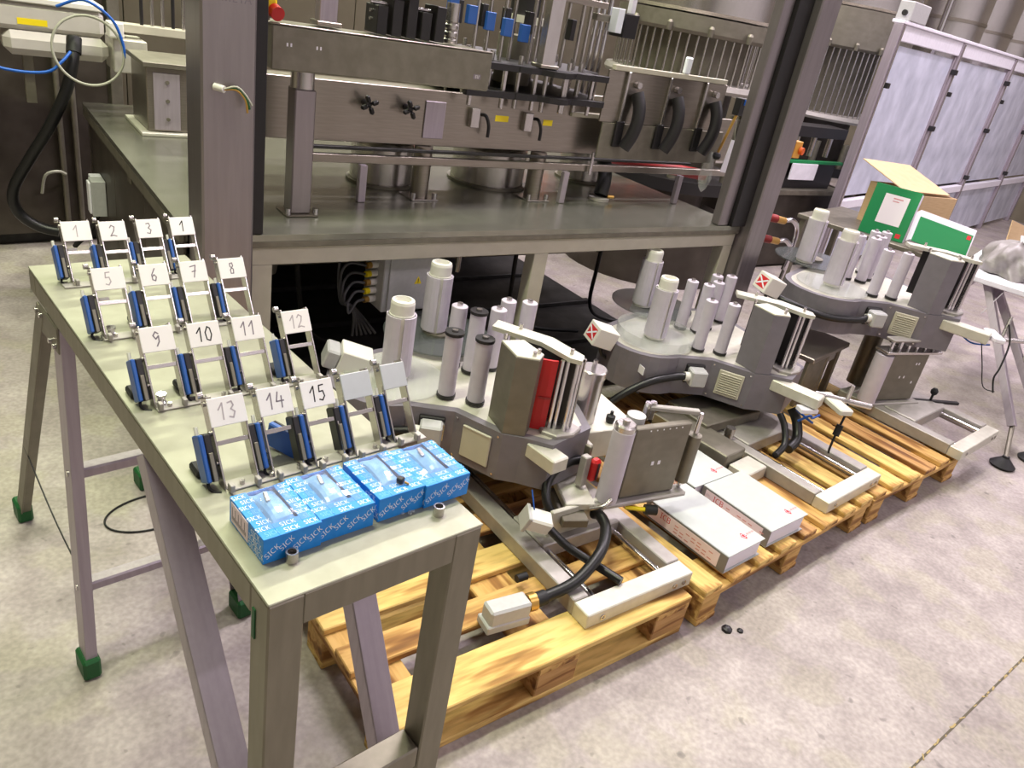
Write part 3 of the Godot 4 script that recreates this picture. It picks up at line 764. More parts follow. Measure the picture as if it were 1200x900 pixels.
# ---------------------------------------------------------------- the three labelling machines
func world_shape(t: Node3D) -> Shape:
	var s := Shape.new()
	s.x = t.transform.affine_inverse()
	return s
func arc(c: Vector2, r: float, a0: float, a1: float, k: int) -> Array:
	var p := []
	for i in k + 1:
		var a := deg_to_rad(lerp(a0, a1, float(i) / k))
		p.append(c + Vector2(cos(a), sin(a)) * r)
	return p
func roller(t: Node3D, at: Vector3, r: float, hgt: float, o: Vector3, collars: bool):
	var m := obj("roller", sh(o).lathe([Vector2(0, 0), Vector2(r - 0.002, 0), Vector2(r, 0.002), Vector2(r, hgt - 0.002), Vector2(r - 0.002, hgt), Vector2(0, hgt)], at + Vector3(0, 0.012, 0), 18), M.roller_white, t)
	obj("shaft", sh(o).cyl(at + Vector3(0, -0.004, 0), at + Vector3(0, hgt + 0.022, 0), r * 0.36, -1, 10), M.bright_steel, m)
	for y in ([0.006, hgt + 0.006] if collars else [0.004]):
		if collars or r < 0.0276:
			obj("collar", sh(o).pipe(at + Vector3(0, y, 0), at + Vector3(0, y + 0.010, 0), r * 1.12, r * 0.4, 16), M.dark_plastic, m)
func mandrel(t: Node3D, at: Vector3, r: float, hgt: float, o: Vector3):
	var m := obj("reel_mandrel", sh(o).lathe([Vector2(0, 0), Vector2(r * 0.86, 0), Vector2(r * 0.86, hgt), Vector2(r * 0.80, hgt), Vector2(r * 0.80, hgt + 0.035), Vector2(r * 0.74, hgt + 0.044), Vector2(r * 0.55, hgt + 0.046), Vector2(r * 0.5, hgt + 0.03), Vector2(0, hgt + 0.03)], at, 24), M.white_plastic, t)
	for k in 3:
		# three clamping shells with slots between them
		var pts := []
		for i in 8: pts.append(Vector2(cos(deg_to_rad(k * 120 + 7 + i * 15.2)), sin(deg_to_rad(k * 120 + 7 + i * 15.2))) * r)
		for i in 8: pts.append(Vector2(cos(deg_to_rad(k * 120 + 7 + (7 - i) * 15.2)), sin(deg_to_rad(k * 120 + 7 + (7 - i) * 15.2))) * r * 0.9)
		var q := []
		for p in pts: q.append(p + Vector2(at.x, at.z))
		obj("clamping_shell", sh(o).prism(q, at.y + 0.012, at.y + hgt - 0.004), M.roller_white, m)
func hood_connector(t: Node3D, s: Shape, parent_label: String, c: Vector3, rot: Basis, sz: Vector3):
	var m := obj("cable_connector", s.box(c, sz, 0.004, rot), M.connector_grey, t, parent_label)
	return m
func labeller(label: String, at: Vector2, yaw: float, h: float, q: Dictionary) -> Node3D:
	var t := thing("labelling_machine", label, "labelling machine", Vector3(at.x, 0.1445, at.y), yaw, "labelling machines standing on the pallets")
	var o := Vector3(0, 0.1445, 0)
	# housing: a round back end that runs into a nose with an angled flank
	var poly := [Vector2(0, 0), Vector2(-0.05, -0.17), Vector2(-0.165, -0.268)]
	poly.append_array(arc(Vector2(-0.12, -0.45), 0.19, 105, 262, 12))
	poly.append_array([Vector2(0.22, -0.64), Vector2(0.46, -0.52), Vector2(0.48, -0.32), Vector2(0.36, -0.02), Vector2(0.29, 0.10), Vector2(0.10, 0.12), Vector2(0.045, 0.045)])
	var body := obj("housing", sh(o).prism(poly, h - 0.165, h - 0.0005, 0.004), M.grey_paint, t, "dark grey painted housing")
	var inner: PackedVector2Array = Geometry2D.offset_polygon(PackedVector2Array(poly), -0.028)[0]
	obj("top_plate", sh(o).prism(Array(inner), h - 0.0005, h, 0.0), M.pale_metal, t)
	# vent on the angled flank
	var d := Vector3(0.05, 0, 0.17).normalized()
	var nn := Vector3(-0.17, 0, 0.05).normalized()
	var rot := Basis(d, Vector3.UP, d.cross(Vector3.UP))
	var vc := Vector3(-0.024, h - 0.080, -0.082) + nn * 0.004
	var vent := obj("vent_panel", sh(o).box(vc, Vector3(0.104, 0.110, 0.008), 0.004, rot), M.cream_paint, t)
	if q.get("slats", true):
		for k in 9: obj("slat", sh(o).box(vc + Vector3(0, -0.040 + k * 0.010, 0) + nn * 0.006, Vector3(0.084, 0.0055, 0.005), 0.001, rot * Basis(Vector3.RIGHT, 0.5)), M.cream_paint, vent)
	else: obj("vent_rim", sh(o).box(vc + Vector3(0, 0.052, 0) + nn * 0.004, Vector3(0.10, 0.006, 0.004), 0.001, rot), M.pale_metal, vent)
	for y in [-0.015, -0.15]:
		for p in [Vector3(-0.004, h + y, -0.012), Vector3(-0.046, h + y, -0.158)]: obj("screw", sh(o).cyl(p, p + nn * 0.003, 0.004, -1, 8), M.bright_steel, body)
	# reels on clear discs
	obj("reel_disc", sh(o).cyl(Vector3(0.23, h + 0.016, -0.64), Vector3(0.23, h + 0.022, -0.64), q.get("disc", 0.20), -1, 40), M.smoke_plastic, t)
	obj("disc_hub", sh(o).cyl(Vector3(0.23, h, -0.64), Vector3(0.23, h + 0.03, -0.64), 0.055, -1, 24), M.dull_steel, t)
	obj("reel_disc", sh(o).cyl(Vector3(-0.10, h + 0.006, -0.43), Vector3(-0.10, h + 0.011, -0.43), 0.165, -1, 40), M.clear_plastic, t)
	if q.has("dish"): obj("disc_rim", sh(o).pipe(Vector3(-0.10, h + 0.0112, -0.43), Vector3(-0.10, h + 0.05, -0.43), 0.165, 0.162, 40), M.clear_plastic, t)
	mandrel(t, Vector3(-0.10, h + 0.012, -0.43), 0.048, 0.222, o)
	mandrel(t, Vector3(0.22 + q.get("reel_x", 0.0), h + 0.024, -0.655 + q.get("reel_z", 0.0)), 0.048, 0.222, o)
	var rs := [[-0.02, -0.26, true], [0.04, -0.185, true], [0.135, -0.43, false], [0.165, -0.365, true], [0.25, -0.36, false], [0.34, -0.41, false], [0.405, -0.37, false]]
	for r in rs: roller(t, Vector3(r[0], h, r[1]), 0.0275 if q.get("red", false) else 0.0255, 0.215, o, r[2] and q.get("red", false))
	# stainless cover with a cut corner, split along its height
	var cov := [Vector2(0.030, -0.105), Vector2(0.000, -0.004), Vector2(0.050, 0.042), Vector2(0.088, 0.020), Vector2(0.100, -0.080)]
	var hc: float = h + 0.262
	obj("cover", sh(o).prism(cov, h + 0.001, hc - 0.006, 0.002), M.dull_steel if not q.get("grey_cover", false) else M.grey_paint, t, "sheet metal cover of the print head")
	obj("cover_lid", sh(o).prism(cov, hc - 0.006, hc, 0.002), M.pale_metal, t)
	for p in [Vector2(0.05, -0.11), Vector2(0.076, 0.010), Vector2(0.050, 0.018), Vector2(0.175, 0.05), Vector2(0.15, -0.15)]:
		obj("bolt", sh(o).cyl(Vector3(p.x, hc - 0.002, p.y), Vector3(p.x, hc + 0.014, p.y), 0.006, -1, 10), M.bright_steel, t)
	if q.get("red", false):
		var red := [Vector2(0.089, 0.004), Vector2(0.102, 0.020), Vector2(0.116, 0.034), Vector2(0.132, 0.044), Vector2(0.136, 0.038), Vector2(0.122, 0.028), Vector2(0.108, 0.014), Vector2(0.096, -0.002)]
		var rp := obj("red_panel", sh(o).prism(red, h + 0.004, hc - 0.022), M.red, t, "curved red panel")
		obj("joint_band", sh(o).prism([Vector2(0.101, 0.0205), Vector2(0.115, 0.0345), Vector2(0.1315, 0.0445), Vector2(0.1305, 0.0465), Vector2(0.114, 0.0365), Vector2(0.0995, 0.022)], h + 0.112, h + 0.119), M.red_dark, rp)
	else:
		obj("edge_strip", sh(o).span(Vector3(0.089, h + 0.004, 0.014), Vector3(0.095, hc - 0.02, 0.022), 0.001), M.red_dark, t)
	# rear half of the head: plate bridge on posts and a black print unit
	obj("bridge_plate", sh(o).prism([Vector2(0.075, -0.20), Vector2(0.125, -0.23), Vector2(0.205, -0.06), Vector2(0.205, 0.075), Vector2(0.170, 0.10), Vector2(0.150, 0.07), Vector2(0.145, -0.05)], hc - 0.016, hc - 0.002, 0.002), M.pale_metal, t)
	obj("print_unit", sh(o).prism([Vector2(0.155, -0.15), Vector2(0.200, -0.05), Vector2(0.200, 0.06), Vector2(0.175, 0.075), Vector2(0.160, 0.05)], h + 0.03, hc - 0.018, 0.002), M.dark_plastic, t)
	for p in [Vector2(0.140, 0.052), Vector2(0.152, 0.064), Vector2(0.168, 0.088), Vector2(0.188, 0.084)]:
		obj("guide_post", sh(o).cyl(Vector3(p.x, h, p.y), Vector3(p.x, hc - 0.016, p.y), 0.0065, -1, 12), M.chrome, t)
	obj("side_plate", sh(o).span(Vector3(0.206, h, -0.10), Vector3(0.212, hc - 0.012, 0.082), 0.001), M.bright_steel, t)
	obj("foot_casting", sh(o).prism([Vector2(0.110, 0.055), Vector2(0.14, -0.02), Vector2(0.23, -0.12), Vector2(0.24, 0.10), Vector2(0.19, 0.115), Vector2(0.13, 0.10)], h, h + 0.014, 0.004), M.cast_metal, t)
	# nose arm
	var al: float = q.get("arm", 0.12)
	obj("nose_arm", sh(o).span(Vector3(0.052, h - 0.062, 0.055), Vector3(0.118, h - 0.014, 0.06 + al), 0.004), M.pale_metal, t)
	# small white control box with a red mark on a stalk beside the reel
	var bx: Vector2 = q.box
	var bc := Vector3(bx.x, h + q.get("box_y", 0.02), bx.y)
	var br := Basis.from_euler(Vector3(0.1, -0.5, -0.3))
	var cb := obj("control_box", sh(o).box(bc, Vector3(0.105, 0.080, 0.085), 0.003, br), M.white_plastic, t, "small white control box")
	if q.get("mark", true):
		obj("red_mark", sh(o).box(bc + br * Vector3(-0.053, 0, 0.0), Vector3(0.001, 0.050, 0.056), 0.0, br), M.logo_red, cb)
		var fl := sh(o)
		for k in 2: fl.box(bc + br * Vector3(-0.0538, 0, 0.0), Vector3(0.0006, 0.007, 0.066), 0.0, br * Basis(Vector3.RIGHT, 0.6 - k * 1.2))
		obj("mark_print", fl, M.print_white, cb)
	else: obj("lower_shell", sh(o).box(bc + br * Vector3(-0.076, -0.006, 0.0), Vector3(0.046, 0.068, 0.078), 0.006, br), M.connector_grey, cb)
	obj("stalk", sh(o).tube([bc, bc + Vector3(0.02, -0.09, 0.01), Vector3(-0.22, h - 0.11, -0.50)], 0.008, 8, 4), M.dark_plastic, cb)
	# plug with a hose on the flank beside the vent
	var fd := Vector3(0.115, 0, 0.098).normalized()
	var fn := Vector3(-0.098, 0, 0.115).normalized()
	var frot := Basis(fd, Vector3.UP, fd.cross(Vector3.UP))
	var hc2 := Vector3(-0.100, h - 0.066, -0.215)
	obj("connector_base", sh(o).box(hc2 + fn * 0.006, Vector3(0.082, 0.084, 0.014), 0.003, frot), M.dark_plastic, t)
	var hd := obj("cable_connector", sh(o).box(hc2 + fn * 0.038, Vector3(0.070, 0.070, 0.058), 0.006, frot), M.connector_grey, t, "grey plug hood on the housing")
	obj("latch", sh(o).box(hc2 + fn * 0.020 + fd * 0.038, Vector3(0.006, 0.060, 0.020), 0.002, frot), M.bright_steel, hd)
	obj("gland_nut", sh(o).cyl(hc2 + fn * 0.038 - fd * 0.035, hc2 + fn * 0.038 - fd * 0.055, 0.020, -1, 8), M.white_plastic, hd)
	var hp := [hc2 + fn * 0.038 - fd * 0.05]
	for p in q.get("hose", []): hp.append(p)
	obj("hose", sh(o).tube(hp, 0.016, 10, 6), M.hose, hd)
	if q.has("rating"):
		var rp2 := obj("rating_plate", sh(o).box(Vector3(-0.295, h - 0.06, -0.36), Vector3(0.002, 0.034, 0.054), 0.0, Basis(Vector3.UP, -0.45)), M.foil_white, body)
		obj("plate_print", sh(o).box(Vector3(-0.2965, h - 0.062, -0.345), Vector3(0.001, 0.014, 0.008), 0.0, Basis(Vector3.UP, -0.45)), M.ink, rp2)
	# column and carriage, base frame, slide rods
	obj("column", sh(o).cyl(Vector3(0.13, 0.20, -0.20), Vector3(0.13, h - 0.165, -0.20), 0.045, -1, 20), M.dull_steel, t)
	obj("column_plate", sh(o).span(Vector3(0.02, h - 0.185, -0.30), Vector3(0.24, h - 0.1655, -0.06), 0.003), M.cast_metal, t)
	var f: Array = q.frame          # front corner, turn, width, depth
	var fx := Transform3D(Basis(Vector3.UP, deg_to_rad(f[1])), Vector3(f[0].x, 0, f[0].y))
	var w: float = f[2]; var dp: float = f[3]
	var y0 := 0.1445; var y1 := 0.194
	var parts := [["front_bar", Vector3(0, y0, -0.062), Vector3(w, y1, 0)], ["side_bar", Vector3(0, y0, -dp), Vector3(0.055, y1 + 0.004, -0.0625)], ["side_bar", Vector3(w - 0.055, y0, -dp), Vector3(w, y1 + 0.004, -0.0625)], ["rear_bar", Vector3(0.0555, y0, -dp), Vector3(w - 0.0555, y1, -dp + 0.05)]]
	for p in parts:
		var s := world_shape(t)
		s.x = s.x * fx
		obj(p[0], s.span(p[1], p[2], 0.003), M.cast_metal if p[0] != "front_bar" else M.pale_metal, t)
	for xx in [0.082, w - 0.082]:
		var s := world_shape(t)
		s.x = s.x * fx
		obj("slide_rod", s.cyl(Vector3(xx, 0.176, -0.06), Vector3(xx, 0.176, -dp + 0.05), 0.009, -1, 14), M.chrome, t)
	var cs := world_shape(t)
	cs.x = cs.x * fx
	var cz: float = q.get("carriage", -0.34)
	obj("carriage", cs.span(Vector3(0.055, 0.150, cz - 0.16), Vector3(w - 0.055, 0.205, cz), 0.004), M.cast_metal, t)
	for p in [Vector3(0.06, 0.168, 0), Vector3(w - 0.075, 0.168, 0), Vector3(w - 0.035, 0.168, 0)]:
		var fs := world_shape(t)
		fs.x = fs.x * fx
		obj("bolt", fs.pipe(p, p + Vector3(0, 0, 0.003), 0.009, 0.005, 12), M.bright_steel, t)
	return t
func build_labellers():
	# the nearest one, with the red panel
	var t := labeller("grey labelling machine with a curved red panel on its stainless print head", Vector2(1.46, -1.37), 0.0, 0.48, {"slats": false, "red": true, "arm": 0.115, "box": Vector2(-0.185, -0.545), "mark": false, "box_y": 0.03, "hose": [Vector3(-0.20, 0.40, -0.26), Vector3(-0.27, 0.37, -0.34), Vector3(-0.33, 0.30, -0.42)], "frame": [Vector2(1.397, -0.868), -6.5, 0.43, 0.80], "carriage": -0.28})
	var ws := func() -> Shape: return world_shape(t)
	obj("carriage_plate", ws.call().box(Vector3(1.635, 0.250, -1.158), Vector3(0.22, 0.095, 0.016), 0.003, Basis(Vector3.UP, -0.13)), M.pale_metal, t)
	obj("plate_hole", ws.call().cyl(Vector3(1.60, 0.240, -1.154), Vector3(1.6012, 0.240, -1.1485), 0.010, -1, 14), M.dark_plastic, t)
	obj("slide_block", ws.call().box(Vector3(1.665, 0.292, -1.215), Vector3(0.10, 0.028, 0.15), 0.004, Basis(Vector3.UP, -0.5)), M.pale_metal, t)
	obj("dovetail", ws.call().box(Vector3(1.628, 0.262, -1.195), Vector3(0.085, 0.030, 0.17), 0.003, Basis(Vector3.UP, -0.5)), M.dull_steel, t)
	obj("clamp_lever", ws.call().tube([Vector3(1.655, 0.29, -1.13), Vector3(1.68, 0.31, -1.10), Vector3(1.71, 0.325, -1.10)], 0.007, 8, 4), M.bright_steel, t)
	obj("base_slab", ws.call().box(Vector3(1.93, 0.345, -1.44), Vector3(0.30, 0.108, 0.24), 0.003, Basis(Vector3.UP, -0.25)), M.pale_metal, t)
	obj("slab_post", ws.call().box(Vector3(1.93, 0.2475, -1.44), Vector3(0.10, 0.085, 0.10), 0.004, Basis(Vector3.UP, -0.25)), M.dull_steel, t)
	var mt := obj("motor", ws.call().lathe([Vector2(0, 0), Vector2(0.043, 0), Vector2(0.043, 0.17), Vector2(0.048, 0.172), Vector2(0.048, 0.196), Vector2(0.044, 0.20), Vector2(0, 0.20)], Vector3(1.885, 0.399, -1.415), 22), M.bright_steel, t)
	obj("shaft", ws.call().cyl(Vector3(1.885, 0.599, -1.415), Vector3(1.885, 0.628, -1.415), 0.008, -1, 10), M.chrome, mt)
	obj("knob", ws.call().lathe([Vector2(0, 0), Vector2(0.013, 0), Vector2(0.016, 0.01), Vector2(0.016, 0.026), Vector2(0.006, 0.032), Vector2(0.006, 0.044), Vector2(0, 0.044)], Vector3(1.965, 0.399, -1.355), 14), M.rubber, t)
	var gb := obj("gear_box", ws.call().box(Vector3(1.755, 0.355, -1.335), Vector3(0.075, 0.09, 0.12), 0.004, Basis(Vector3.UP, -0.2)), M.dull_steel, t)
	obj("lid", ws.call().box(Vector3(1.755, 0.406, -1.335), Vector3(0.080, 0.010, 0.125), 0.003, Basis(Vector3.UP, -0.2)), M.pale_metal, gb)
	obj("bearing_block", ws.call().box(Vector3(1.690, 0.370, -1.215), Vector3(0.028, 0.11, 0.026), 0.003), M.cast_metal, t)
	obj("bearing_block", ws.call().box(Vector3(1.716, 0.385, -1.235), Vector3(0.014, 0.12, 0.026), 0.003), M.dull_steel, t)
	var rc := obj("red_clamp", ws.call().box(Vector3(1.722, 0.372, -1.200), Vector3(0.036, 0.080, 0.030), 0.008), M.red, t)
	obj("slot", ws.call().box(Vector3(1.722, 0.372, -1.184), Vector3(0.008, 0.060, 0.004), 0.001), M.dark_plastic, rc)
	# peel unit: white roller, steel panel, dark roller and the linkage on top
	var b0 := Vector3(1.738, 0.292, -1.138); var b1 := Vector3(2.020, 0.292, -1.062)
	var dr := (b1 - b0).normalized()
	var pr := Basis(dr, Vector3.UP, dr.cross(Vector3.UP))
	obj("foot_arm", ws.call().box((b0 + b1) * 0.5 - Vector3(0.02, 0.010, 0), Vector3(0.36, 0.018, 0.055), 0.005, pr), M.cast_metal, t)
	obj("white_roller", ws.call().lathe([Vector2(0, 0), Vector2(0.033, 0), Vector2(0.035, 0.002), Vector2(0.035, 0.258), Vector2(0.033, 0.260), Vector2(0, 0.260)], b0, 22), M.roller_white, t, "large white roller")
	obj("roller_cap", ws.call().lathe([Vector2(0.034, 0), Vector2(0.034, 0.016), Vector2(0.029, 0.022), Vector2(0.012, 0.022), Vector2(0.012, 0.034), Vector2(0, 0.034)], b0 + Vector3(0, 0.260, 0), 20), M.bright_steel, t)
	var pn := obj("peel_panel", ws.call().box(b0.lerp(b1, 0.51) + Vector3(0, 0.132, 0), Vector3(0.218, 0.258, 0.026), 0.003, pr), M.dull_steel, t)
	for k in 2: obj("panel_mark", ws.call().box(b0.lerp(b1, 0.47 + k * 0.09) + Vector3(0, 0.125, 0) + pr.z * 0.0135, Vector3(0.010, 0.014, 0.001), 0.0, pr), M.foil_white, pn)
	for k in 6: obj("rivet", ws.call().box(b0.lerp(b1, 0.32 + k * 0.085) + Vector3(0, 0.250, 0) + pr.z * 0.0135, Vector3(0.004, 0.004, 0.002), 0.0, pr), M.foil_white, pn)
	obj("dark_roller", ws.call().cyl(b1 + Vector3(0.005, 0.028, 0), b1 + Vector3(0.005, 0.205, 0), 0.024, -1, 18), M.dull_steel, t, "dark grey roller")
	obj("roller_rod", ws.call().cyl(b1 + Vector3(0.005, 0.0, 0), b1 + Vector3(0.005, 0.285, 0), 0.008, -1, 12), M.chrome, t)
	obj("link_bar", ws.call().box(b0.lerp(b1, 0.78) + Vector3(0, 0.282, -0.045), Vector3(0.175, 0.016, 0.022), 0.003, Basis(Vector3.UP, -0.62)), M.cast_metal, t)
	for k in 2: obj("link_post", ws.call().cyl(b0.lerp(b1, 0.52 + k * 0.07) + Vector3(0, 0.24, -0.075), b0.lerp(b1, 0.52 + k * 0.07) + Vector3(0, 0.30, -0.075), 0.011, -1, 12), M.chrome, t)
	obj("air_cylinder", ws.call().cyl(b0.lerp(b1, 0.30) + Vector3(0, 0.235, -0.05), b0.lerp(b1, 0.30) + Vector3(0, 0.275, -0.05), 0.030, -1, 18), M.connector_grey, t)
	obj("knob_rod", ws.call().cyl(Vector3(1.80, 0.262, -1.10), Vector3(1.855, 0.262, -1.055), 0.007, -1, 10), M.yellow, t)
	obj("knob", ws.call().cyl(Vector3(1.852, 0.262, -1.060), Vector3(1.884, 0.262, -1.036), 0.017, -1, 14), M.rubber, t)
	# plugs and hoses hanging at its front
	var wc := obj("cable_connector", ws.call().box(Vector3(1.462, 0.292, -1.165), Vector3(0.078, 0.050, 0.058), 0.006, Basis.from_euler(Vector3(0.2, -0.6, -0.3))), M.white_plastic, t, "white plug hood hanging at the front")
	obj("plug_flange", ws.call().box(Vector3(1.430, 0.301, -1.188), Vector3(0.012, 0.060, 0.064), 0.002, Basis.from_euler(Vector3(0.2, -0.6, -0.3))), M.connector_grey, wc)
	obj("hose", ws.call().tube([Vector3(1.485, 0.275, -1.138), Vector3(1.515, 0.238, -1.075), Vector3(1.555, 0.215, -0.98), Vector3(1.575, 0.208, -0.905)], 0.0135, 10, 6), M.hose, wc)
	obj("blue_wire", ws.call().tube([Vector3(1.455, 0.318, -1.18), Vector3(1.452, 0.350, -1.19), Vector3(1.458, 0.378, -1.21)], 0.0022, 6, 4), M.blue_tie, wc)
	obj("hose", ws.call().tube([Vector3(1.719, 0.380, -1.252), Vector3(1.67, 0.378, -1.262), Vector3(1.615, 0.362, -1.265), Vector3(1.565, 0.335, -1.245), Vector3(1.545, 0.300, -1.215), Vector3(1.55, 0.27, -1.19)], 0.015, 10, 6), M.hose, t)
	var gl := obj("cable_connector", ws.call().box(Vector3(1.222, 0.190, -1.010), Vector3(0.125, 0.058, 0.056), 0.006, Basis(Vector3.UP, -0.22)), M.connector_grey, t, "grey plug hood resting on the pallet")
	obj("plug_rim", ws.call().box(Vector3(1.218, 0.160, -1.011), Vector3(0.132, 0.026, 0.062), 0.003, Basis(Vector3.UP, -0.22)), M.connector_grey, gl)
	obj("gland_nut", ws.call().cyl(Vector3(1.285, 0.196, -0.996), Vector3(1.308, 0.197, -0.990), 0.026, -1, 8), M.brass, gl)
	obj("hose", ws.call().tube([Vector3(1.308, 0.197, -0.990), Vector3(1.345, 0.198, -0.985), Vector3(1.44, 0.225, -0.965), Vector3(1.55, 0.265, -0.985), Vector3(1.64, 0.275, -1.045), Vector3(1.675, 0.275, -1.10), Vector3(1.68, 0.262, -1.13)], 0.017, 12, 6), M.hose, gl)
	obj("hose_sleeve", ws.call().cyl(Vector3(1.306, 0.197, -0.990), Vector3(1.342, 0.198, -0.986), 0.021, -1, 12), M.rubber, gl)
	obj("side_knob", ws.call().cyl(Vector3(1.372, 0.180, -1.09), Vector3(1.338, 0.180, -1.095), 0.012, -1, 12), M.rubber, t)
	# the middle one
	var t2 := labeller("grey labelling machine with blue cable ties, standing behind the ring binders", Vector2(2.77, -1.28), 8.0, 0.46, {"grey_cover": true, "arm": 0.20, "box": Vector2(-0.33, -0.55), "dish": true, "rating": true, "reel_x": -0.06, "disc": 0.19, "hose": [Vector3(-0.19, 0.385, -0.25), Vector3(-0.28, 0.36, -0.31), Vector3(-0.36, 0.30, -0.37), Vector3(-0.42, 0.22, -0.42)], "frame": [Vector2(2.628, -0.772), -1.8, 0.425, 0.80], "carriage": -0.40})
	var w2 := func() -> Shape: return world_shape(t2)
	obj("arm_end", w2.call().box(Vector3(2.945, 0.425, -1.00), Vector3(0.060, 0.026, 0.16), 0.005, Basis(Vector3.UP, -0.5)), M.pale_metal, t2)
	obj("arm_rod", w2.call().cyl(Vector3(2.92, 0.437, -1.08), Vector3(3.05, 0.437, -0.90), 0.012, -1, 12), M.bright_steel, t2)
	obj("arm_bracket", w2.call().box(Vector3(2.86, 0.385, -1.065), Vector3(0.08, 0.02, 0.045), 0.003, Basis(Vector3.UP, -0.5)), M.foil_white, t2)
	obj("arm_pin", w2.call().cyl(Vector3(3.00, 0.437, -0.98), Vector3(3.00, 0.505, -0.98), 0.009, -1, 10), M.bright_steel, t2)
	for k in 2:
		var x0 := 2.83 + k * 0.10
		obj("hose", w2.call().tube([Vector3(x0 - 0.005, 0.33, -1.15), Vector3(x0 - 0.010, 0.29, -1.11), Vector3(x0 - 0.045, 0.235, -1.07), Vector3(x0 - 0.12, 0.213, -1.06)], 0.014 + k * 0.007, 10, 6), M.hose, t2)
	var tie := w2.call()
	tie.tube([Vector3(2.905, 0.30, -1.10), Vector3(2.93, 0.335, -1.07), Vector3(2.96, 0.315, -1.07), Vector3(3.00, 0.325, -1.06)], 0.005, 6, 4).tube([Vector3(2.90, 0.345, -1.12), Vector3(2.93, 0.315, -1.07), Vector3(2.955, 0.30, -1.06)], 0.005, 6, 4)
	obj("cable_tie", tie, M.blue_tie, t2)
	obj("cable", w2.call().tube([Vector3(2.99, 0.43, -0.97), Vector3(2.985, 0.38, -0.96), Vector3(2.955, 0.32, -0.955), Vector3(2.935, 0.25, -0.95), Vector3(2.93, 0.225, -0.945)], 0.005, 6, 5), M.rubber, t2)
	obj("cable_plug", w2.call().cyl(Vector3(2.962, 0.345, -0.955), Vector3(2.95, 0.30, -0.953), 0.014, -1, 12), M.rubber, t2)
	obj("side_knob", w2.call().cyl(Vector3(2.505, 0.215, -1.33), Vector3(2.47, 0.215, -1.335), 0.014, -1, 12), M.rubber, t2)
	obj("adjuster", w2.call().cyl(Vector3(2.66, 0.205, -1.25), Vector3(2.66, 0.25, -1.25), 0.02, -1, 12), M.bright_steel, t2)
	obj("carriage_plate", w2.call().box(Vector3(2.76, 0.228, -1.40), Vector3(0.36, 0.045, 0.22), 0.004, Basis(Vector3.UP, -0.1)), M.dull_steel, t2)
	obj("cross_bar", w2.call().span(Vector3(2.490, 0.1455, -1.13), Vector3(2.625, 0.198, -1.04), 0.004), M.pale_metal, t2)
	obj("rear_slide", w2.call().span(Vector3(2.465, 0.1455, -1.50), Vector3(2.60, 0.235, -1.135), 0.004), M.dull_steel, t2)
	# the last one, its housing raised on its column
	var t3 := labeller("grey labelling machine raised on its column, in front of the green and white folders", Vector2(3.765, -1.04), 10.0, 0.68, {"grey_cover": true, "arm": 0.20, "box": Vector2(-0.42, -0.62), "reel_x": -0.10, "reel_z": 0.01, "disc": 0.19, "hose": [Vector3(-0.20, 0.60, -0.25), Vector3(-0.32, 0.60, -0.36), Vector3(-0.38, 0.62, -0.52), Vector3(-0.36, 0.63, -0.66)], "frame": [Vector2(3.656, -0.640), -2.0, 0.45, 0.62], "carriage": -0.25, "box_y": 0.0})
	var w3 := func() -> Shape: return world_shape(t3)
	var c0 := Vector3(3.655, 0.215, -1.115); var c1 := Vector3(3.93, 0.215, -1.01)
	var d3 := (c1 - c0).normalized()
	var r3 := Basis(d3, Vector3.UP, d3.cross(Vector3.UP))
	obj("foot_arm", w3.call().box((c0 + c1) * 0.5 - Vector3(0, 0.010, 0), Vector3(0.36, 0.018, 0.07), 0.004, r3), M.cast_metal, t3)
	obj("white_roller", w3.call().lathe([Vector2(0, 0), Vector2(0.040, 0), Vector2(0.042, 0.002), Vector2(0.042, 0.250), Vector2(0, 0.252)], c0, 22), M.roller_white, t3, "large white roller")
	var p3 := obj("peel_panel", w3.call().box(c0.lerp(c1, 0.56) + Vector3(0, 0.128, 0), Vector3(0.235, 0.246, 0.026), 0.003, r3), M.dull_steel, t3)
	for q in [[0.48, 0.13], [0.58, 0.13], [0.80, 0.20], [0.74, 0.20], [0.80, 0.10]]: obj("panel_mark", w3.call().box(c0.lerp(c1, q[0]) + Vector3(0, q[1], 0) + r3.z * 0.0135, Vector3(0.008, 0.012, 0.001), 0.0, r3), M.foil_white, p3)
	obj("clamp_plate", w3.call().box((c0 + c1) * 0.5 + Vector3(0, 0.268, 0), Vector3(0.36, 0.014, 0.08), 0.003, r3), M.bright_steel, t3)
	for k in 6: obj("clamp_post", w3.call().cyl(c0.lerp(c1, 0.02 + k * 0.19) + Vector3(0, 0.275, 0.01), c0.lerp(c1, 0.02 + k * 0.19) + Vector3(0, 0.325, 0.01), 0.009, -1, 10), M.chrome, t3)
	obj("clamp_rail", w3.call().box((c0 + c1) * 0.5 + Vector3(-0.03, 0.33, 0), Vector3(0.28, 0.012, 0.05), 0.003, r3), M.cast_metal, t3)
	obj("arm_end", w3.call().box(Vector3(3.96, 0.645, -0.80), Vector3(0.05, 0.024, 0.14), 0.005, Basis(Vector3.UP, -0.9)), M.foil_white, t3)
	obj("arm_rod", w3.call().cyl(Vector3(3.95, 0.625, -0.83), Vector3(4.16, 0.625, -0.70), 0.011, -1, 10), M.bright_steel, t3)
	obj("arm_pin", w3.call().cyl(Vector3(4.02, 0.63, -0.78), Vector3(4.06, 0.73, -0.79), 0.008, -1, 10), M.bright_steel, t3)
	obj("cable", w3.call().tube([Vector3(4.03, 0.70, -0.78), Vector3(4.02, 0.62, -0.74), Vector3(3.96, 0.52, -0.72), Vector3(3.94, 0.47, -0.72), Vector3(3.96, 0.40, -0.70)], 0.004, 6, 5), M.rubber, t3)
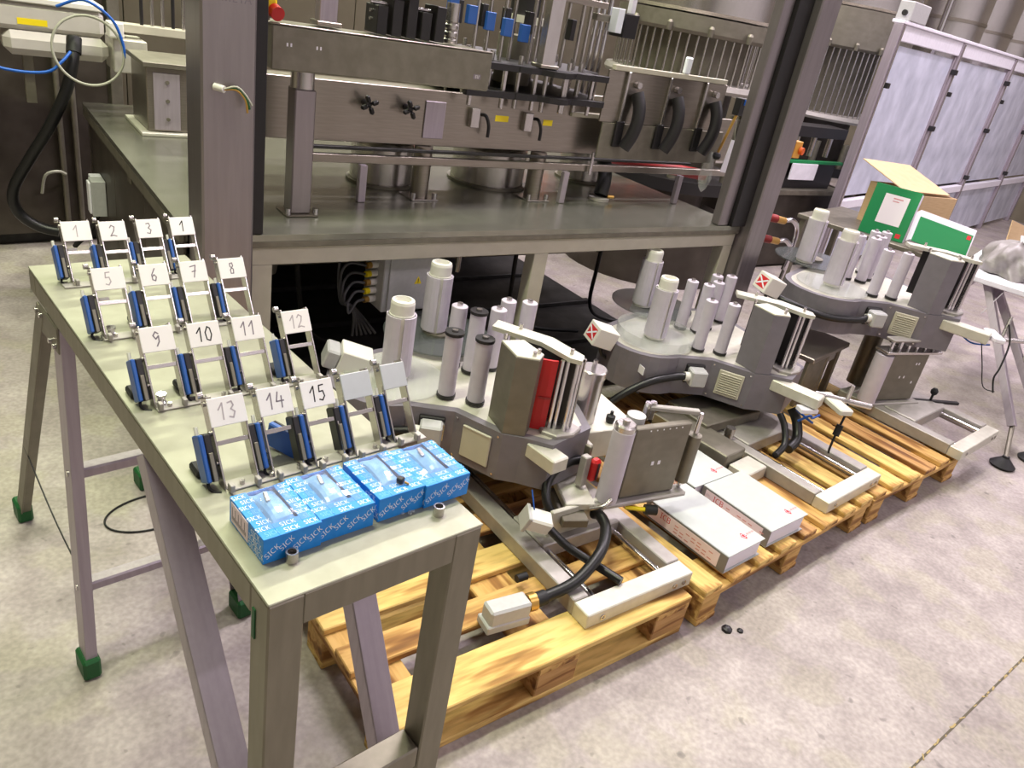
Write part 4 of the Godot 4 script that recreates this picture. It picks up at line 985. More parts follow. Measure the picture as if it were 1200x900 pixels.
	obj("cable", w3.call().tube([Vector3(3.90, 0.63, -0.83), Vector3(3.90, 0.52, -0.78), Vector3(3.92, 0.42, -0.74), Vector3(3.98, 0.40, -0.70)], 0.0025, 6, 5), M.rubber, t3)
	obj("blue_hose", w3.call().tube([Vector3(3.86, 0.64, -0.93), Vector3(3.88, 0.60, -0.86), Vector3(3.96, 0.60, -0.80)], 0.004, 6, 5), M.blue_tie, t3)
	obj("slide_strip", w3.call().bar(Vector3(3.95, 0.20, -1.02), Vector3(4.20, 0.20, -0.86), 0.014, 0.02, Vector3.UP), M.dark_plastic, t3)
	obj("knob", w3.call().lathe([Vector2(0, 0), Vector2(0.006, 0), Vector2(0.006, 0.03), Vector2(0.016, 0.04), Vector2(0.018, 0.055), Vector2(0.010, 0.068), Vector2(0, 0.07)], Vector3(4.06, 0.205, -0.95), 14), M.rubber, t3)
# ---------------------------------------------------------------- the filling line behind: u along its front, d away from it
const LINE := Vector3(1.05, 0.0, -2.18)
const LINE_TURN := -7.8
func line_point(u: float, y: float, d: float) -> Vector3:
	return LINE + Vector3(u, y, -d).rotated(Vector3.UP, deg_to_rad(LINE_TURN))
func line_thing(called: String, label: String, category: String, u: float, y: float, d: float, group := "") -> Node3D:
	var t := thing(called, label, category, line_point(u, y, d), LINE_TURN, group)
	t.set_meta("base", Vector3(u, y, -d))
	return t
func lsh(t: Node3D) -> Shape: return sh(t.get_meta("base"))
func bb(t: Node3D, called: String, u0: float, u1: float, y0: float, y1: float, d0: float, d1: float, m: String, parent: Node3D = null, bev := 0.002) -> MeshInstance3D:
	return obj(called, lsh(t).span(Vector3(u0, y0, -d1), Vector3(u1, y1, -d0), bev), M[m], t if parent == null else parent)
func clean(t: Node3D): t.remove_meta("base")
func build_machine():
	var t := line_thing("machine_table", "long stainless machine table on a cream painted frame, behind the labelling machines", "machine table", 1.06, 0.0, 0.95)
	var tp := bb(t, "tabletop", -0.008, 2.32, 0.838, 0.860, 0.0, 1.95, "table_steel", null, 0.0004)
	bb(t, "side_wing", -0.19, -0.0081, 0.838, 0.860, 0.135, 1.95, "table_steel", tp, 0.0004)
	bb(t, "front_lip", -0.008, 2.32, 0.818, 0.8375, 0.0, 0.012, "dull_steel", tp)
	bb(t, "front_rail", 0.0, 2.32, 0.755, 0.8175, 0.015, 0.075, "cream_paint")
	for p in [[0.0, 0.065], [1.12, 1.19], [2.255, 2.32]]:
		bb(t, "leg", p[0], p[1], 0.02, 0.7545, 0.015, 0.075, "cream_paint")
		bb(t, "leg", p[0], p[1], 0.02, 0.837, 1.85, 1.91, "cream_paint")
		obj("levelling_foot", lsh(t).cyl(Vector3(p[0] + 0.03, 0, -0.045), Vector3(p[0] + 0.03, 0.022, -0.045), 0.03, -1, 16), M.rubber, t)
	bb(t, "cross_beam", -0.18, 2.30, 0.40, 0.47, 0.92, 0.98, "dull_steel")
	bb(t, "cross_beam", -0.18, 2.30, 0.755, 0.835, 0.92, 0.98, "dull_steel")
	bb(t, "floor_pan", 0.08, 2.24, 0.09, 0.13, 0.10, 1.80, "black_steel")
	for k in 3: bb(t, "pan_rib", 0.10, 2.22, 0.131, 0.155, 0.35 + k * 0.45, 0.38 + k * 0.45, "black_steel")
	bb(t, "rear_panel", -0.18, 2.30, 0.13, 0.83, 1.86, 1.88, "panel_brown")
	# fittings hanging below the top
	for p in [[0.16, 0.35], [0.62, 0.62], [1.05, 0.45], [1.62, 0.6]]:
		var g := obj("drive_shaft", lsh(t).cyl(Vector3(p[0], 0.52, -p[1]), Vector3(p[0], 0.838, -p[1]), 0.012, -1, 10), M.bright_steel, t)
		obj("coupling", lsh(t).lathe([Vector2(0, 0.60), Vector2(0.035, 0.60), Vector2(0.04, 0.63), Vector2(0.04, 0.69), Vector2(0.025, 0.71), Vector2(0.025, 0.76), Vector2(0, 0.76)], Vector3(p[0], 0.0, -p[1]), 14), M.dull_steel, g)
	for k in 4:
		var x := 0.25 + k * 0.5
		obj("cable", lsh(t).tube([Vector3(x, 0.83, -0.30), Vector3(x + 0.03, 0.55, -0.34), Vector3(x + 0.12, 0.30, -0.42), Vector3(x + 0.35, 0.17, -0.5), Vector3(x + 0.6, 0.15, -0.45)], 0.010, 8, 5), M.rubber, t)
	for k in 3:
		bb(t, "skirt_panel", -0.175, -0.165, 0.10, 0.815, 0.14 + k * 0.58, 0.715 + k * 0.58, "panel_brown")
	bb(t, "skirt_rail", -0.19, -0.16, 0.795, 0.8375, 0.14, 1.94, "dull_steel")
	clean(t)
	# socket boxes on the skirt
	var s := line_thing("socket_box", "pale grey socket box with two parts on the brown skirt panel", "socket box", -0.178, 0.42, 1.60)
	bb(s, "box", -0.235, -0.177, 0.44, 0.60, 1.52, 1.60, "connector_grey")
	bb(s, "lid", -0.245, -0.2355, 0.45, 0.59, 1.53, 1.59, "foil_white")
	bb(s, "box", -0.225, -0.177, 0.45, 0.60, 1.61, 1.66, "foil_white")
	obj("cable", lsh(s).tube([Vector3(-0.21, 0.44, -1.56), Vector3(-0.24, 0.36, -1.58), Vector3(-0.28, 0.30, -1.62), Vector3(-0.30, 0.25, -1.68)], 0.012, 8, 4), M.rubber, s)
	clean(s)
	# guard posts
	var l := line_thing("guard_post", "broad stainless post with a black edge strip, beside the row of brackets", "post", -0.085, 0.0, 0.06, "guard posts of the filling line")
	bb(l, "profile", -0.16, -0.012, 0.0, 2.7, -0.03, 0.13, "post_steel", null, 0.006)
	bb(l, "edge_strip", -0.0115, 0.028, 0.862, 2.7, 0.0, 0.05, "dark_plastic")
	bb(l, "edge_bead", 0.0285, 0.034, 0.862, 2.7, 0.02, 0.04, "bright_steel")
	obj("lettering", lsh(l).add_mesh(lettering("META", 0.024), Transform3D(Basis(), Vector3(-0.068, 1.518, 0.0304))), M.ink_worn, l)
	clean(l)
	var r := line_thing("guard_post", "twin stainless post with a black strip up its middle, leaning over the fillers", "post", 2.30, 0.0, 0.0, "guard posts of the filling line")
	bb(r, "profile", 2.325, 2.455, 0.0, 2.9, -0.06, 0.04, "post_steel", null, 0.006)
	bb(r, "profile", 2.155, 2.225, 0.8615, 2.9, 0.0, 0.05, "post_steel", null, 0.004)
	bb(r, "edge_strip", 2.226, 2.324, 0.8615, 2.9, -0.02, 0.03, "dark_plastic")
	clean(r)
	# broken cable end on the post
	var c := line_thing("cable_stub", "cut cable with bare coloured wires sticking out of the stainless post", "cable", -0.125, 1.285, -0.03)
	obj("sleeve", lsh(c).cyl(Vector3(-0.125, 1.292, 0.030), Vector3(-0.105, 1.290, 0.052), 0.010, -1, 10), M.white_plastic, c)
	for k in 3:
		obj("wire", lsh(c).tube([Vector3(-0.105, 1.29, 0.052), Vector3(-0.075, 1.292 + k * 0.004, 0.060), Vector3(-0.052, 1.27 + k * 0.006, 0.064), Vector3(-0.046 + k * 0.006, 1.235 + k * 0.010, 0.066)], 0.0035, 6, 5), [M.brass, M.foot_green, M.hose_grey][k], c)
	clean(c)
	# electrical box under the table
	var e := line_thing("electrical_box", "pale grey electrical box with a yellow warning triangle under the machine table", "electrical box", 0.63, 0.51, 0.19)
	bb(e, "box", 0.515, 0.745, 0.51, 0.753, 0.11, 0.27, "connector_grey", null, 0.004)
	bb(e, "door", 0.535, 0.738, 0.518, 0.745, 0.101, 0.1095, "connector_grey")
	obj("warning_sign", lsh(e).x_prism([Vector2(0.640, 0.622), Vector2(0.670, 0.622), Vector2(0.655, 0.652)], -0.1009, -0.0998), M.yellow, e)
	obj("warning_mark", lsh(e).span(Vector3(0.6535, 0.630, -0.0997), Vector3(0.6565, 0.643, -0.0993), 0.0).span(Vector3(0.6535, 0.625, -0.0997), Vector3(0.6565, 0.628, -0.0993), 0.0), M.ink, e)
	for k in 6:
		var y := 0.545 + k * 0.034
		var g := obj("gland", lsh(e).cyl(Vector3(0.514, y, -0.17), Vector3(0.486, y, -0.165), 0.013, -1, 10), M.white_plastic, e)
		obj("yellow_nut", lsh(e).cyl(Vector3(0.4855, y, -0.165), Vector3(0.466, y, -0.16), 0.0125, -1, 8), M.yellow if k % 2 else M.brass, g)
		obj("cable", lsh(e).tube([Vector3(0.466, y, -0.16), Vector3(0.436 - k * 0.004, y - 0.004, -0.155 - k * 0.012), Vector3(0.406 - k * 0.004, y - 0.045, -0.15 - k * 0.014), Vector3(0.405, 0.535 - k * 0.004, -0.16 - k * 0.014), Vector3(0.45 + k * 0.006, 0.47, -0.20 - k * 0.014), Vector3(0.47 + k * 0.02, 0.36, -0.24)], 0.0055, 7, 5), M.cable_grey, g)
	clean(e)
func build_conveyor():
	# beam on a round topped post
	var t := line_thing("conveyor_beam", "long box shaped stainless conveyor beam carried on a square post", "conveyor", 0.49, 0.8605, 0.24)
	bb(t, "housing", 0.095, 0.885, 1.325, 1.452, 0.165, 0.36, "dull_steel", null, 0.004)
	bb(t, "top_edge", 0.095, 0.885, 1.4525, 1.457, 0.165, 0.19, "steel")
	bb(t, "support_post", 0.185, 0.255, 0.866, 1.27, 0.195, 0.265, "post_steel", null, 0.004)
	obj("post_collar", lsh(t).cyl(Vector3(0.22, 1.2705, -0.23), Vector3(0.22, 1.324, -0.23), 0.038, -1, 20), M.bright_steel, t)
	bb(t, "base_plate", 0.165, 0.275, 0.861, 0.8655, 0.175, 0.285, "steel")
	for p in [[0.172, 0.185], [0.268, 0.185]]: obj("bolt", lsh(t).cyl(Vector3(p[0], 0.866, -p[1]), Vector3(p[0], 0.888, -p[1]), 0.010, -1, 6), M.chrome, t)
	bb(t, "type_plate", 0.815, 0.845, 1.362, 1.378, 0.1645, 0.166, "ink_worn", null, 0.0)
	obj("plate_print", lsh(t).add_mesh(lettering("EU", 0.010), Transform3D(Basis(), Vector3(0.83, 1.370, -0.1642))), M.plate_white, t)
	for k in 4: obj("slot_mark", lsh(t).span(Vector3(0.14 + k * 0.012 + (0.07 if k > 1 else 0.0), 1.395, -0.1648), Vector3(0.145 + k * 0.012 + (0.07 if k > 1 else 0.0), 1.405, -0.164), 0.0), M.foil_white, t)
	clean(t)
	# machine bed behind the beam
	var b := line_thing("conveyor_bed", "stainless conveyor side plate with two yellow stickers and black clamp knobs", "conveyor", 1.3, 1.0, 0.46)
	bb(b, "side_plate", 0.06, 2.60, 1.065, 1.275, 0.43, 0.45, "steel")
	bb(b, "side_plate", 0.06, 2.60, 1.065, 1.275, 0.80, 0.82, "steel")
	bb(b, "bed", 0.07, 2.59, 1.225, 1.24, 0.4505, 0.7995, "dull_steel")
	bb(b, "yellow_sticker", 1.115, 1.180, 1.178, 1.202, 0.4285, 0.43, "yellow", null, 0.0)
	bb(b, "yellow_sticker", 1.362, 1.412, 1.176, 1.200, 0.4285, 0.43, "yellow", null, 0.0)
	bb(b, "notice_plate", 0.785, 0.875, 1.095, 1.235, 0.424, 0.4295, "aluminium")
	bb(b, "cover_strip", 1.50, 1.73, 1.225, 1.245, 0.415, 0.4295, "cream_paint")
	for p in [[0.53, 1.21], [0.70, 1.205]]:
		var k := obj("star_knob", lsh(b).cyl(Vector3(p[0], p[1], -0.43), Vector3(p[0], p[1], -0.385), 0.012, -1, 10), M.dark_plastic, b)
		for a in 4: obj("knob_arm", lsh(b).box(Vector3(p[0] + cos(a * 1.571 + 0.4) * 0.022, p[1] + sin(a * 1.571 + 0.4) * 0.022, -0.378), Vector3(0.026, 0.016, 0.018), 0.005, Basis(Vector3.BACK, a * 1.571 + 0.4)), M.dark_plastic, k)
	for p in [1.045, 1.31]:
		obj("clamp_handle", lsh(b).tube([Vector3(p, 1.20, -0.428), Vector3(p + 0.004, 1.20, -0.40), Vector3(p + 0.018, 1.165, -0.392), Vector3(p + 0.020, 1.120, -0.392)], 0.007, 8, 4), M.dark_plastic, b)
		bb(b, "clamp_block", p - 0.06, p - 0.02, 1.15, 1.225, 0.405, 0.4295, "bright_steel")
	clean(b)
	# guide rail on columns
	var g := line_thing("guide_rail", "flat stainless guide rail running along the table on round columns", "rail", 1.4, 0.8605, 0.40)
	bb(g, "rail", 0.30, 2.56, 1.000, 1.030, 0.375, 0.40, "steel")
	bb(g, "upper_strip", 0.30, 2.30, 1.044, 1.056, 0.39, 0.41, "black_steel")
	for p in [0.80, 1.37]:
		var col := obj("column", lsh(g).cyl(Vector3(p, 0.866, -0.43), Vector3(p, 1.064, -0.43), 0.036, -1, 18), M.steel, g)
		bb(g, "base_flange", p - 0.06, p + 0.06, 0.861, 0.8655, 0.37, 0.49, "bright_steel", col)
		for q in [-0.048, 0.048]: obj("bolt", lsh(g).cyl(Vector3(p + q, 0.866, -0.385), Vector3(p + q, 0.890, -0.385), 0.010, -1, 6), M.chrome, col)
	for p in [0.50, 1.47, 2.20]: bb(g, "strut", p, p + 0.030, 0.861, 0.9995, 0.35, 0.374, "aluminium")
	obj("bracket_pin", lsh(g).cyl(Vector3(1.62, 0.99, -0.36), Vector3(1.62, 1.09, -0.36), 0.008, -1, 10), M.chrome, g)
	clean(g)
	for p in [[0.74, 0.66, 0.13, "first"], [1.30, 0.70, 0.17, "second"], [1.95, 0.80, 0.12, "third"]]:
		var dlab := "polished stainless drum on the machine table, %s one along from the square post" % p[3]
		var dr := line_thing("steel_drum", dlab, "drum", p[0], 0.8605, p[1], "polished drums under the conveyor")
		obj("shell", lsh(dr).lathe([Vector2(0, 0), Vector2(p[2], 0), Vector2(p[2], 0.16), Vector2(p[2] * 0.96, 0.175), Vector2(p[2] * 0.6, 0.18), Vector2(p[2] * 0.6, 0.195), Vector2(0, 0.195)], Vector3(p[0], 0.8605, -p[1]), 32), M.bright_steel, dr)
		obj("foot_ring", lsh(dr).pipe(Vector3(p[0], 0.861, -p[1]), Vector3(p[0], 0.872, -p[1]), p[2] + 0.014, p[2] + 0.001, 32), M.dull_steel, dr)
		clean(dr)
	# black ribbed hose down to the table
	var h := line_thing("drain_hose", "short thick black hose standing in a brass flange on the machine table", "hose", 1.745, 0.8605, 0.34)
	obj("hose", lsh(h).tube([Vector3(1.80, 1.06, -0.50), Vector3(1.795, 1.00, -0.455), Vector3(1.78, 0.94, -0.425), Vector3(1.76, 0.885, -0.41)], 0.034, 14, 5), M.rubber, h)
	obj("flange", lsh(h).cyl(Vector3(1.755, 0.861, -0.41), Vector3(1.755, 0.876, -0.41), 0.05, -1, 18), M.cast_metal, h)
	obj("clamp_screw", lsh(h).cyl(Vector3(1.78, 0.885, -0.38), Vector3(1.81, 0.885, -0.37), 0.008, -1, 8), M.brass, h)
	clean(h)
	var rp := line_thing("red_pipe", "red painted pipe running low behind the machine table toward the twin post", "pipe", 2.2, 0.90, 1.1)
	obj("pipe", lsh(rp).tube([Vector3(1.55, 0.985, -1.30), Vector3(2.0, 0.955, -1.12), Vector3(2.45, 0.925, -0.95), Vector3(2.9, 0.90, -0.80)], 0.032, 12, 4), M.red_dark, rp)
	for k in 2: obj("pipe_clip", lsh(rp).cyl(Vector3(1.95 + k * 0.5, 0.958 - k * 0.033, -1.14 + k * 0.18), Vector3(1.99 + k * 0.5, 0.955 - k * 0.033, -1.125 + k * 0.18), 0.038, -1, 14), M.orange, rp)
	clean(rp)
	# star wheels between two black discs
	var w := line_thing("star_wheel", "stack of black star wheel plates with bright rods on the conveyor bed", "star wheel", 1.32, 1.24, 0.62)
	for y in [1.285, 1.385]:
		var star := []
		for k in 48:
			var a := TAU * k / 48
			star.append(Vector2(1.32, -0.66) + Vector2(cos(a), sin(a)) * (0.38 - 0.035 * pow(abs(sin(a * 6.0)), 3.0)))
		obj("star_plate", lsh(w).prism(star, y, y + 0.022, 0.0), M.dark_plastic, w)
	for k in 16:
		var a := TAU * (k + 0.3) / 16
		obj("rod", lsh(w).cyl(Vector3(1.32 + cos(a) * 0.30, 1.24, -0.66 + sin(a) * 0.30), Vector3(1.32 + cos(a) * 0.30, 1.44, -0.66 + sin(a) * 0.30), 0.010, -1, 8), M.bright_steel, w)
	for y in [1.282, 1.384]: bb(w, "guide_strip", 0.90, 1.60, y, y + 0.026, 0.335, 0.36, "dark_plastic")
	for k in 5: bb(w, "strip_post", 0.93 + k * 0.15, 0.945 + k * 0.15, 1.2405, 1.384, 0.361, 0.375, "bright_steel")
	obj("hub", lsh(w).cyl(Vector3(1.32, 1.24, -0.66), Vector3(1.32, 1.50, -0.66), 0.08, -1, 20), M.dull_steel, w)
	clean(w)
	# feed stack on top of the beam: dark guides and bottle gripper
	var f := line_thing("guide_block", "cluster of black guide plates standing on the conveyor beam", "guide", 0.62, 1.4575, 0.30)
	for k in 5: bb(f, "guide_plate", 0.47 + k * 0.055, 0.508 + k * 0.055, 1.458, 1.545 + 0.025 * (k % 3), 0.25, 0.345, "dark_plastic")
	for k in 3: obj("spacer_rod", lsh(f).cyl(Vector3(0.46, 1.50 + k * 0.025, -0.29), Vector3(0.745, 1.50 + k * 0.025, -0.29), 0.006, -1, 8), M.bright_steel, f)
	bb(f, "cap_plate", 0.48, 0.70, 1.596, 1.612, 0.24, 0.35, "post_steel")
	obj("spring", lsh(f).lathe([Vector2(0.0, 0), Vector2(0.024, 0), Vector2(0.024, 0.012), Vector2(0.018, 0.018), Vector2(0.024, 0.024), Vector2(0.024, 0.036), Vector2(0.018, 0.042), Vector2(0.024, 0.048), Vector2(0.024, 0.060), Vector2(0.018, 0.066), Vector2(0.024, 0.072), Vector2(0.024, 0.13), Vector2(0, 0.13)], Vector3(0.775, 1.458, -0.29), 16), M.bright_steel, f)
	clean(f)
	# upright bars that hold the upper deck
	for p in [[0.285, 0.345, 0.30, 1.4575, "white enamelled upright bar rising from the conveyor beam beside the emergency stop"], [1.235, 1.300, 0.36, 1.4105, "polished flat upright bar standing over the star wheel"]]:
		var ub := line_thing("upright_bar", p[4], "bar", (p[0] + p[1]) * 0.5, p[3], p[2], "upright bars over the conveyor")
		bb(ub, "bar", p[0], p[1], p[3], 2.4, p[2] - 0.02, p[2] + 0.02, "aluminium" if p[0] < 1.0 else "bright_steel")
		bb(ub, "foot", p[0] - 0.012, p[1] + 0.012, p[3], p[3] + 0.014, p[2] - 0.034, p[2] + 0.034, "steel")
		clean(ub)
	var hs := line_thing("rod_rack", "rack of thin bright rods with blue clamps above the conveyor beam", "rod rack", 1.0, 1.24, 0.55)
	for k in 12:
		var u := 0.86 + k * 0.064 + (0.012 if k % 3 == 0 else 0.0)
		obj("rod", lsh(hs).cyl(Vector3(u, 1.4075 if u > 0.9 else 1.46, -0.47 - 0.03 * (k % 2)), Vector3(u, 2.0, -0.47 - 0.03 * (k % 2)), 0.0085, -1, 8), M.bright_steel, hs)
	for k in 5: bb(hs, "blue_clamp", 0.845 + k * 0.085, 0.885 + k * 0.085, 1.535 - 0.012 * k, 1.60 - 0.012 * k, 0.44, 0.465, "sensor_blue")
	for k in 6: bb(hs, "black_clamp", 0.89 + k * 0.11, 0.915 + k * 0.11, 1.52, 1.60, 0.455, 0.49, "dark_plastic")
	bb(hs, "tie_bar", 0.82, 1.62, 1.66, 1.685, 0.46, 0.52, "steel")
	clean(hs)
	# emergency stop on a yellow box
	var es := line_thing("emergency_stop", "yellow box with a red push button at the start of the conveyor beam", "emergency stop", 0.09, 1.4575, 0.22)
	bb(es, "box", 0.055, 0.118, 1.475, 1.56, 0.19, 0.26, "yellow", null, 0.006)
	obj("button", lsh(es).cyl(Vector3(0.108, 1.487, -0.19), Vector3(0.112, 1.480, -0.165), 0.021, -1, 16), M.red, es)
	bb(es, "bracket", 0.075, 0.10, 1.4575, 1.475, 0.20, 0.25, "steel")
	clean(es)
	# chute with bent black handles
	var ch := line_thing("sheet_chute", "stainless chute box with three curved black handles beside the twin post", "chute", 1.97, 1.06, 0.35)
	bb(ch, "front_sheet", 1.60, 2.36, 1.225, 1.44, 0.345, 0.355, "steel")
	bb(ch, "lower_sheet", 1.62, 2.42, 1.07, 1.2245, 0.34, 0.35, "dull_steel")
	bb(ch, "top_rail", 1.62, 2.34, 1.4405, 1.462, 0.335, 0.36, "cream_paint")
	bb(ch, "white_reflector", 2.035, 2.075, 1.4625, 1.535, 0.335, 0.355, "print_white", null, 0.006)
	for p in [1.70, 1.96, 2.20]: bb(ch, "rib", p, p + 0.014, 1.22, 1.44, 0.33, 0.3445, "bright_steel")
	for p in [1.765, 2.015, 2.275]:
		var a := lsh(ch)
		a.tube([Vector3(p, 1.36, -0.322), Vector3(p + 0.008, 1.31, -0.300), Vector3(p + 0.006, 1.25, -0.288), Vector3(p - 0.006, 1.185, -0.290), Vector3(p - 0.024, 1.125, -0.305)], 0.030, 8, 5)
		var hd := obj("handle", a, M.dark_plastic, ch, "curved black handle")
		obj("handle_bolt", lsh(ch).cyl(Vector3(p, 1.392, -0.344), Vector3(p, 1.392, -0.315), 0.014, -1, 8), M.bright_steel, hd)
		bb(ch, "rear_flap", p - 0.075, p - 0.03, 1.125, 1.235, 0.325, 0.339, "dark_plastic")
	clean(ch)
	# tablet shaped pedestal near the post
	var pd := line_thing("control_lever", "thin lever with a blue tip and black ball beside the twin post", "lever", 2.42, 1.06, 0.34)
	obj("rod", lsh(pd).cyl(Vector3(2.38, 1.13, -0.31), Vector3(2.43, 1.33, -0.30), 0.007, -1, 8), M.brass, pd)
	bb(pd, "head", 2.415, 2.465, 1.315, 1.395, 0.285, 0.325, "dark_plastic")
	bb(pd, "blue_tip", 2.436, 2.446, 1.365, 1.390, 0.280, 0.2845, "blue_tie")
	obj("ball", lsh(pd).lathe([Vector2(0, -0.02), Vector2(0.016, -0.014), Vector2(0.022, 0), Vector2(0.016, 0.014), Vector2(0, 0.02)], Vector3(2.378, 1.115, -0.31), 14), M.rubber, pd)
	clean(pd)
	var tag1 := line_thing("paper_tag", "pale paper sheet hanging beside the twin post below the lever", "paper", 2.50, 1.06, 0.32)
	obj("sheet", lsh(tag1).box(Vector3(2.475, 1.115, -0.30), Vector3(0.085, 0.16, 0.003), 0.0, Basis(Vector3.BACK, -0.12)), M.foil_white, tag1)
	obj("cord", lsh(tag1).tube([Vector3(2.47, 1.19, -0.30), Vector3(2.45, 1.24, -0.30), Vector3(2.44, 1.30, -0.30)], 0.002, 5, 4), M.hose_grey, tag1)
	clean(tag1)
	var bag := line_thing("plastic_bag", "crumpled clear bag hanging from the guide rail near the twin post", "bag", 2.36, 0.93, 0.33)
	obj("film", lsh(bag).lathe([Vector2(0.002, 0), Vector2(0.02, 0.02), Vector2(0.035, 0.07), Vector2(0.028, 0.12), Vector2(0.02, 0.17), Vector2(0.006, 0.20)], Vector3(2.36, 0.93, -0.33), 9), M.clear_plastic, bag)
	clean(bag)
# ---------------------------------------------------------------- beyond the conveyor
func build_background():
	# rotary filler heads: a drum over a crown of thin rods
	var spec := [[3.55, 1.75, 0.52, 1.74, 1.62, 1.36, 56, "rotary filler with a crown of thin rods, seen through the gap left of the twin post", 0.62], [6.15, 2.55, 0.68, 2.05, 1.72, 1.18, 80, "tall rotary filler with a polished drum and hanging rods beside the glass cabinet", 0.80]]
	spec[0][7] = "rotary filler with a crown of thin rods behind the chute with black handles"
	for s in spec:
		var u: float = s[0]; var d: float = s[1]; var r: float = s[2]
		var t := line_thing("rotary_filler", s[7], "filling machine", u, 0.0, d, "rotary fillers")
		var c := Vector3(u, 0, -d)
		obj("drum", lsh(t).lathe([Vector2(0, s[3]), Vector2(r * 0.98, s[3]), Vector2(r, s[3] + 0.02), Vector2(r, s[3] + 0.85), Vector2(0, s[3] + 0.9)], c, 40), M.bright_steel, t)
		obj("upper_ring", lsh(t).lathe([Vector2(0, s[4]), Vector2(r + 0.02, s[4]), Vector2(r + 0.04, s[4] + 0.02), Vector2(r + 0.04, s[3] - 0.01), Vector2(0, s[3] - 0.005)], c, 40), M.dull_steel, t)
		var n: int = s[6]
		for k in n:
			var a := TAU * k / n
			var p := c + Vector3(cos(a), 0, sin(a)) * r
			obj("rod", lsh(t).cyl(p + Vector3(0, s[5], 0), p + Vector3(0, s[4] - 0.002, 0), 0.008, -1, 7, false), M.bright_steel, t)
			if k % 4 == 0: obj("filling_valve", lsh(t).lathe([Vector2(0, s[4] + 0.0), Vector2(0.016, s[4]), Vector2(0.020, s[4] + 0.045), Vector2(0.012, s[4] + 0.06), Vector2(0, s[4] + 0.06)], c + Vector3(cos(a), 0, sin(a)) * (r + 0.062), 10), M.dull_steel, t)
		obj("lower_ring", lsh(t).lathe([Vector2(0, s[5] - 0.05), Vector2(r + 0.05, s[5] - 0.05), Vector2(r + 0.06, s[5] - 0.03), Vector2(r + 0.05, s[5]), Vector2(0, s[5])], c, 40), M.cast_metal, t)
		obj("core", lsh(t).cyl(c + Vector3(0, s[5], 0), c + Vector3(0, s[4], 0), r * 0.72, -1, 32), M.dull_steel, t)
		obj("pedestal", lsh(t).lathe([Vector2(s[8], 0.0), Vector2(s[8], 0.42), Vector2(s[8] * 0.55, 0.50), Vector2(s[8] * 0.55, s[5] - 0.05)], c, 32), M.panel_brown, t)
		for k in 14:
			var a := TAU * k / 14
			obj("bottle_plate", lsh(t).cyl(c + Vector3(cos(a) * (r - 0.02), 0.74, sin(a) * (r - 0.02)), c + Vector3(cos(a) * (r - 0.02), 0.95, sin(a) * (r - 0.02)), 0.032, -1, 10), M.dull_steel, t)
		obj("bottle_table", lsh(t).cyl(c + Vector3(0, 0.66, 0), c + Vector3(0, 0.7395, 0), r + 0.06, -1, 36), M.dark_plastic, t)
		clean(t)
	# infeed in front of the far filler: dark plates, a green guide and a pale control plate
	var inf := line_thing("infeed_table", "low dark infeed table with a green guide strip beside the glazed cabinet", "conveyor", 4.75, 0.0, 1.72)
	bb(inf, "body", 4.26, 5.35, 0.02, 0.62, 1.45, 1.95, "panel_brown")
	bb(inf, "deck", 4.24, 5.40, 0.6205, 0.66, 1.40, 2.0, "dull_steel")
	bb(inf, "guide_strip", 4.26, 5.30, 0.862, 0.884, 1.44, 1.48, "green")
	bb(inf, "guide_plate", 4.26, 5.25, 0.6605, 0.8595, 1.47, 1.485, "dark_plastic")
	bb(inf, "pale_plate", 4.63, 4.96, 0.735, 0.862, 1.432, 1.445, "foil_white")
	for k in 5: obj("handrail", lsh(inf).cyl(Vector3(4.30 + k * 0.22, 0.9005, -1.55), Vector3(4.30 + k * 0.22, 1.06, -1.55), 0.022, -1, 10), M.bright_steel, inf)
	bb(inf, "hood", 4.26, 5.25, 1.0605, 1.14, 1.46, 1.66, "dark_plastic")
	clean(inf)
	var ab := line_thing("push_button", "small amber box with an orange button on the edge of the twin post", "button", 2.47, 1.19, 0.0)
	bb(ab, "box", 2.4555, 2.510, 1.200, 1.275, -0.058, -0.01, "amber")
	obj("button", lsh(ab).cyl(Vector3(2.500, 1.235, 0.058), Vector3(2.504, 1.235, 0.074), 0.017, -1, 14), M.orange, ab)
	clean(ab)
	# water fittings by the twin post
	var vf := line_thing("valve_fittings", "red and chrome water fittings with bent pipes beside the twin post", "valve", 2.67, 0.0, 0.25)
	bb(vf, "manifold", 2.55, 2.65, 0.0, 0.88, 0.20, 0.30, "dull_steel")
	for k in 2:
		var y := 0.825 - k * 0.115
		obj("red_hose", lsh(vf).tube([Vector3(2.6505, y + 0.025, -0.25), Vector3(2.74, y + 0.016, -0.22), Vector3(2.865, y, -0.20)], 0.022, 10, 4), M.red_dark, vf)
		obj("brass_coupling", lsh(vf).cyl(Vector3(2.865, y, -0.20), Vector3(2.94, y - 0.012, -0.20), 0.019, -1, 12), M.brass, vf)
		obj("bent_pipe", lsh(vf).tube([Vector3(2.94, y - 0.012, -0.20), Vector3(3.01, y - 0.010, -0.20), Vector3(3.075, y - 0.05, -0.20), Vector3(3.095, y - 0.14, -0.20), Vector3(3.08, y - 0.30, -0.20)], 0.013, 10, 5), M.chrome, vf)
	clean(vf)
	# cladding of the next machine, closing the view above the conveyor
	var cl := line_thing("machine_cladding", "row of tall olive steel cladding panels of the machine behind the conveyor", "cladding", 1.6, 0.0, 3.3)
	for k in 6: bb(cl, "panel", -0.5 + k * 0.75, 0.245 + k * 0.75, 0.05, 2.6, 3.30, 3.34, "clad_steel")
	for k in 7: bb(cl, "post", -0.53 + k * 0.75, -0.47 + k * 0.75, 0.0, 2.65, 3.345, 3.40, "dull_steel")
	clean(cl)
	var du := line_thing("black_duct", "black vertical duct with a steel flange hanging over the star wheel", "duct", 1.48, 1.56, 0.85)
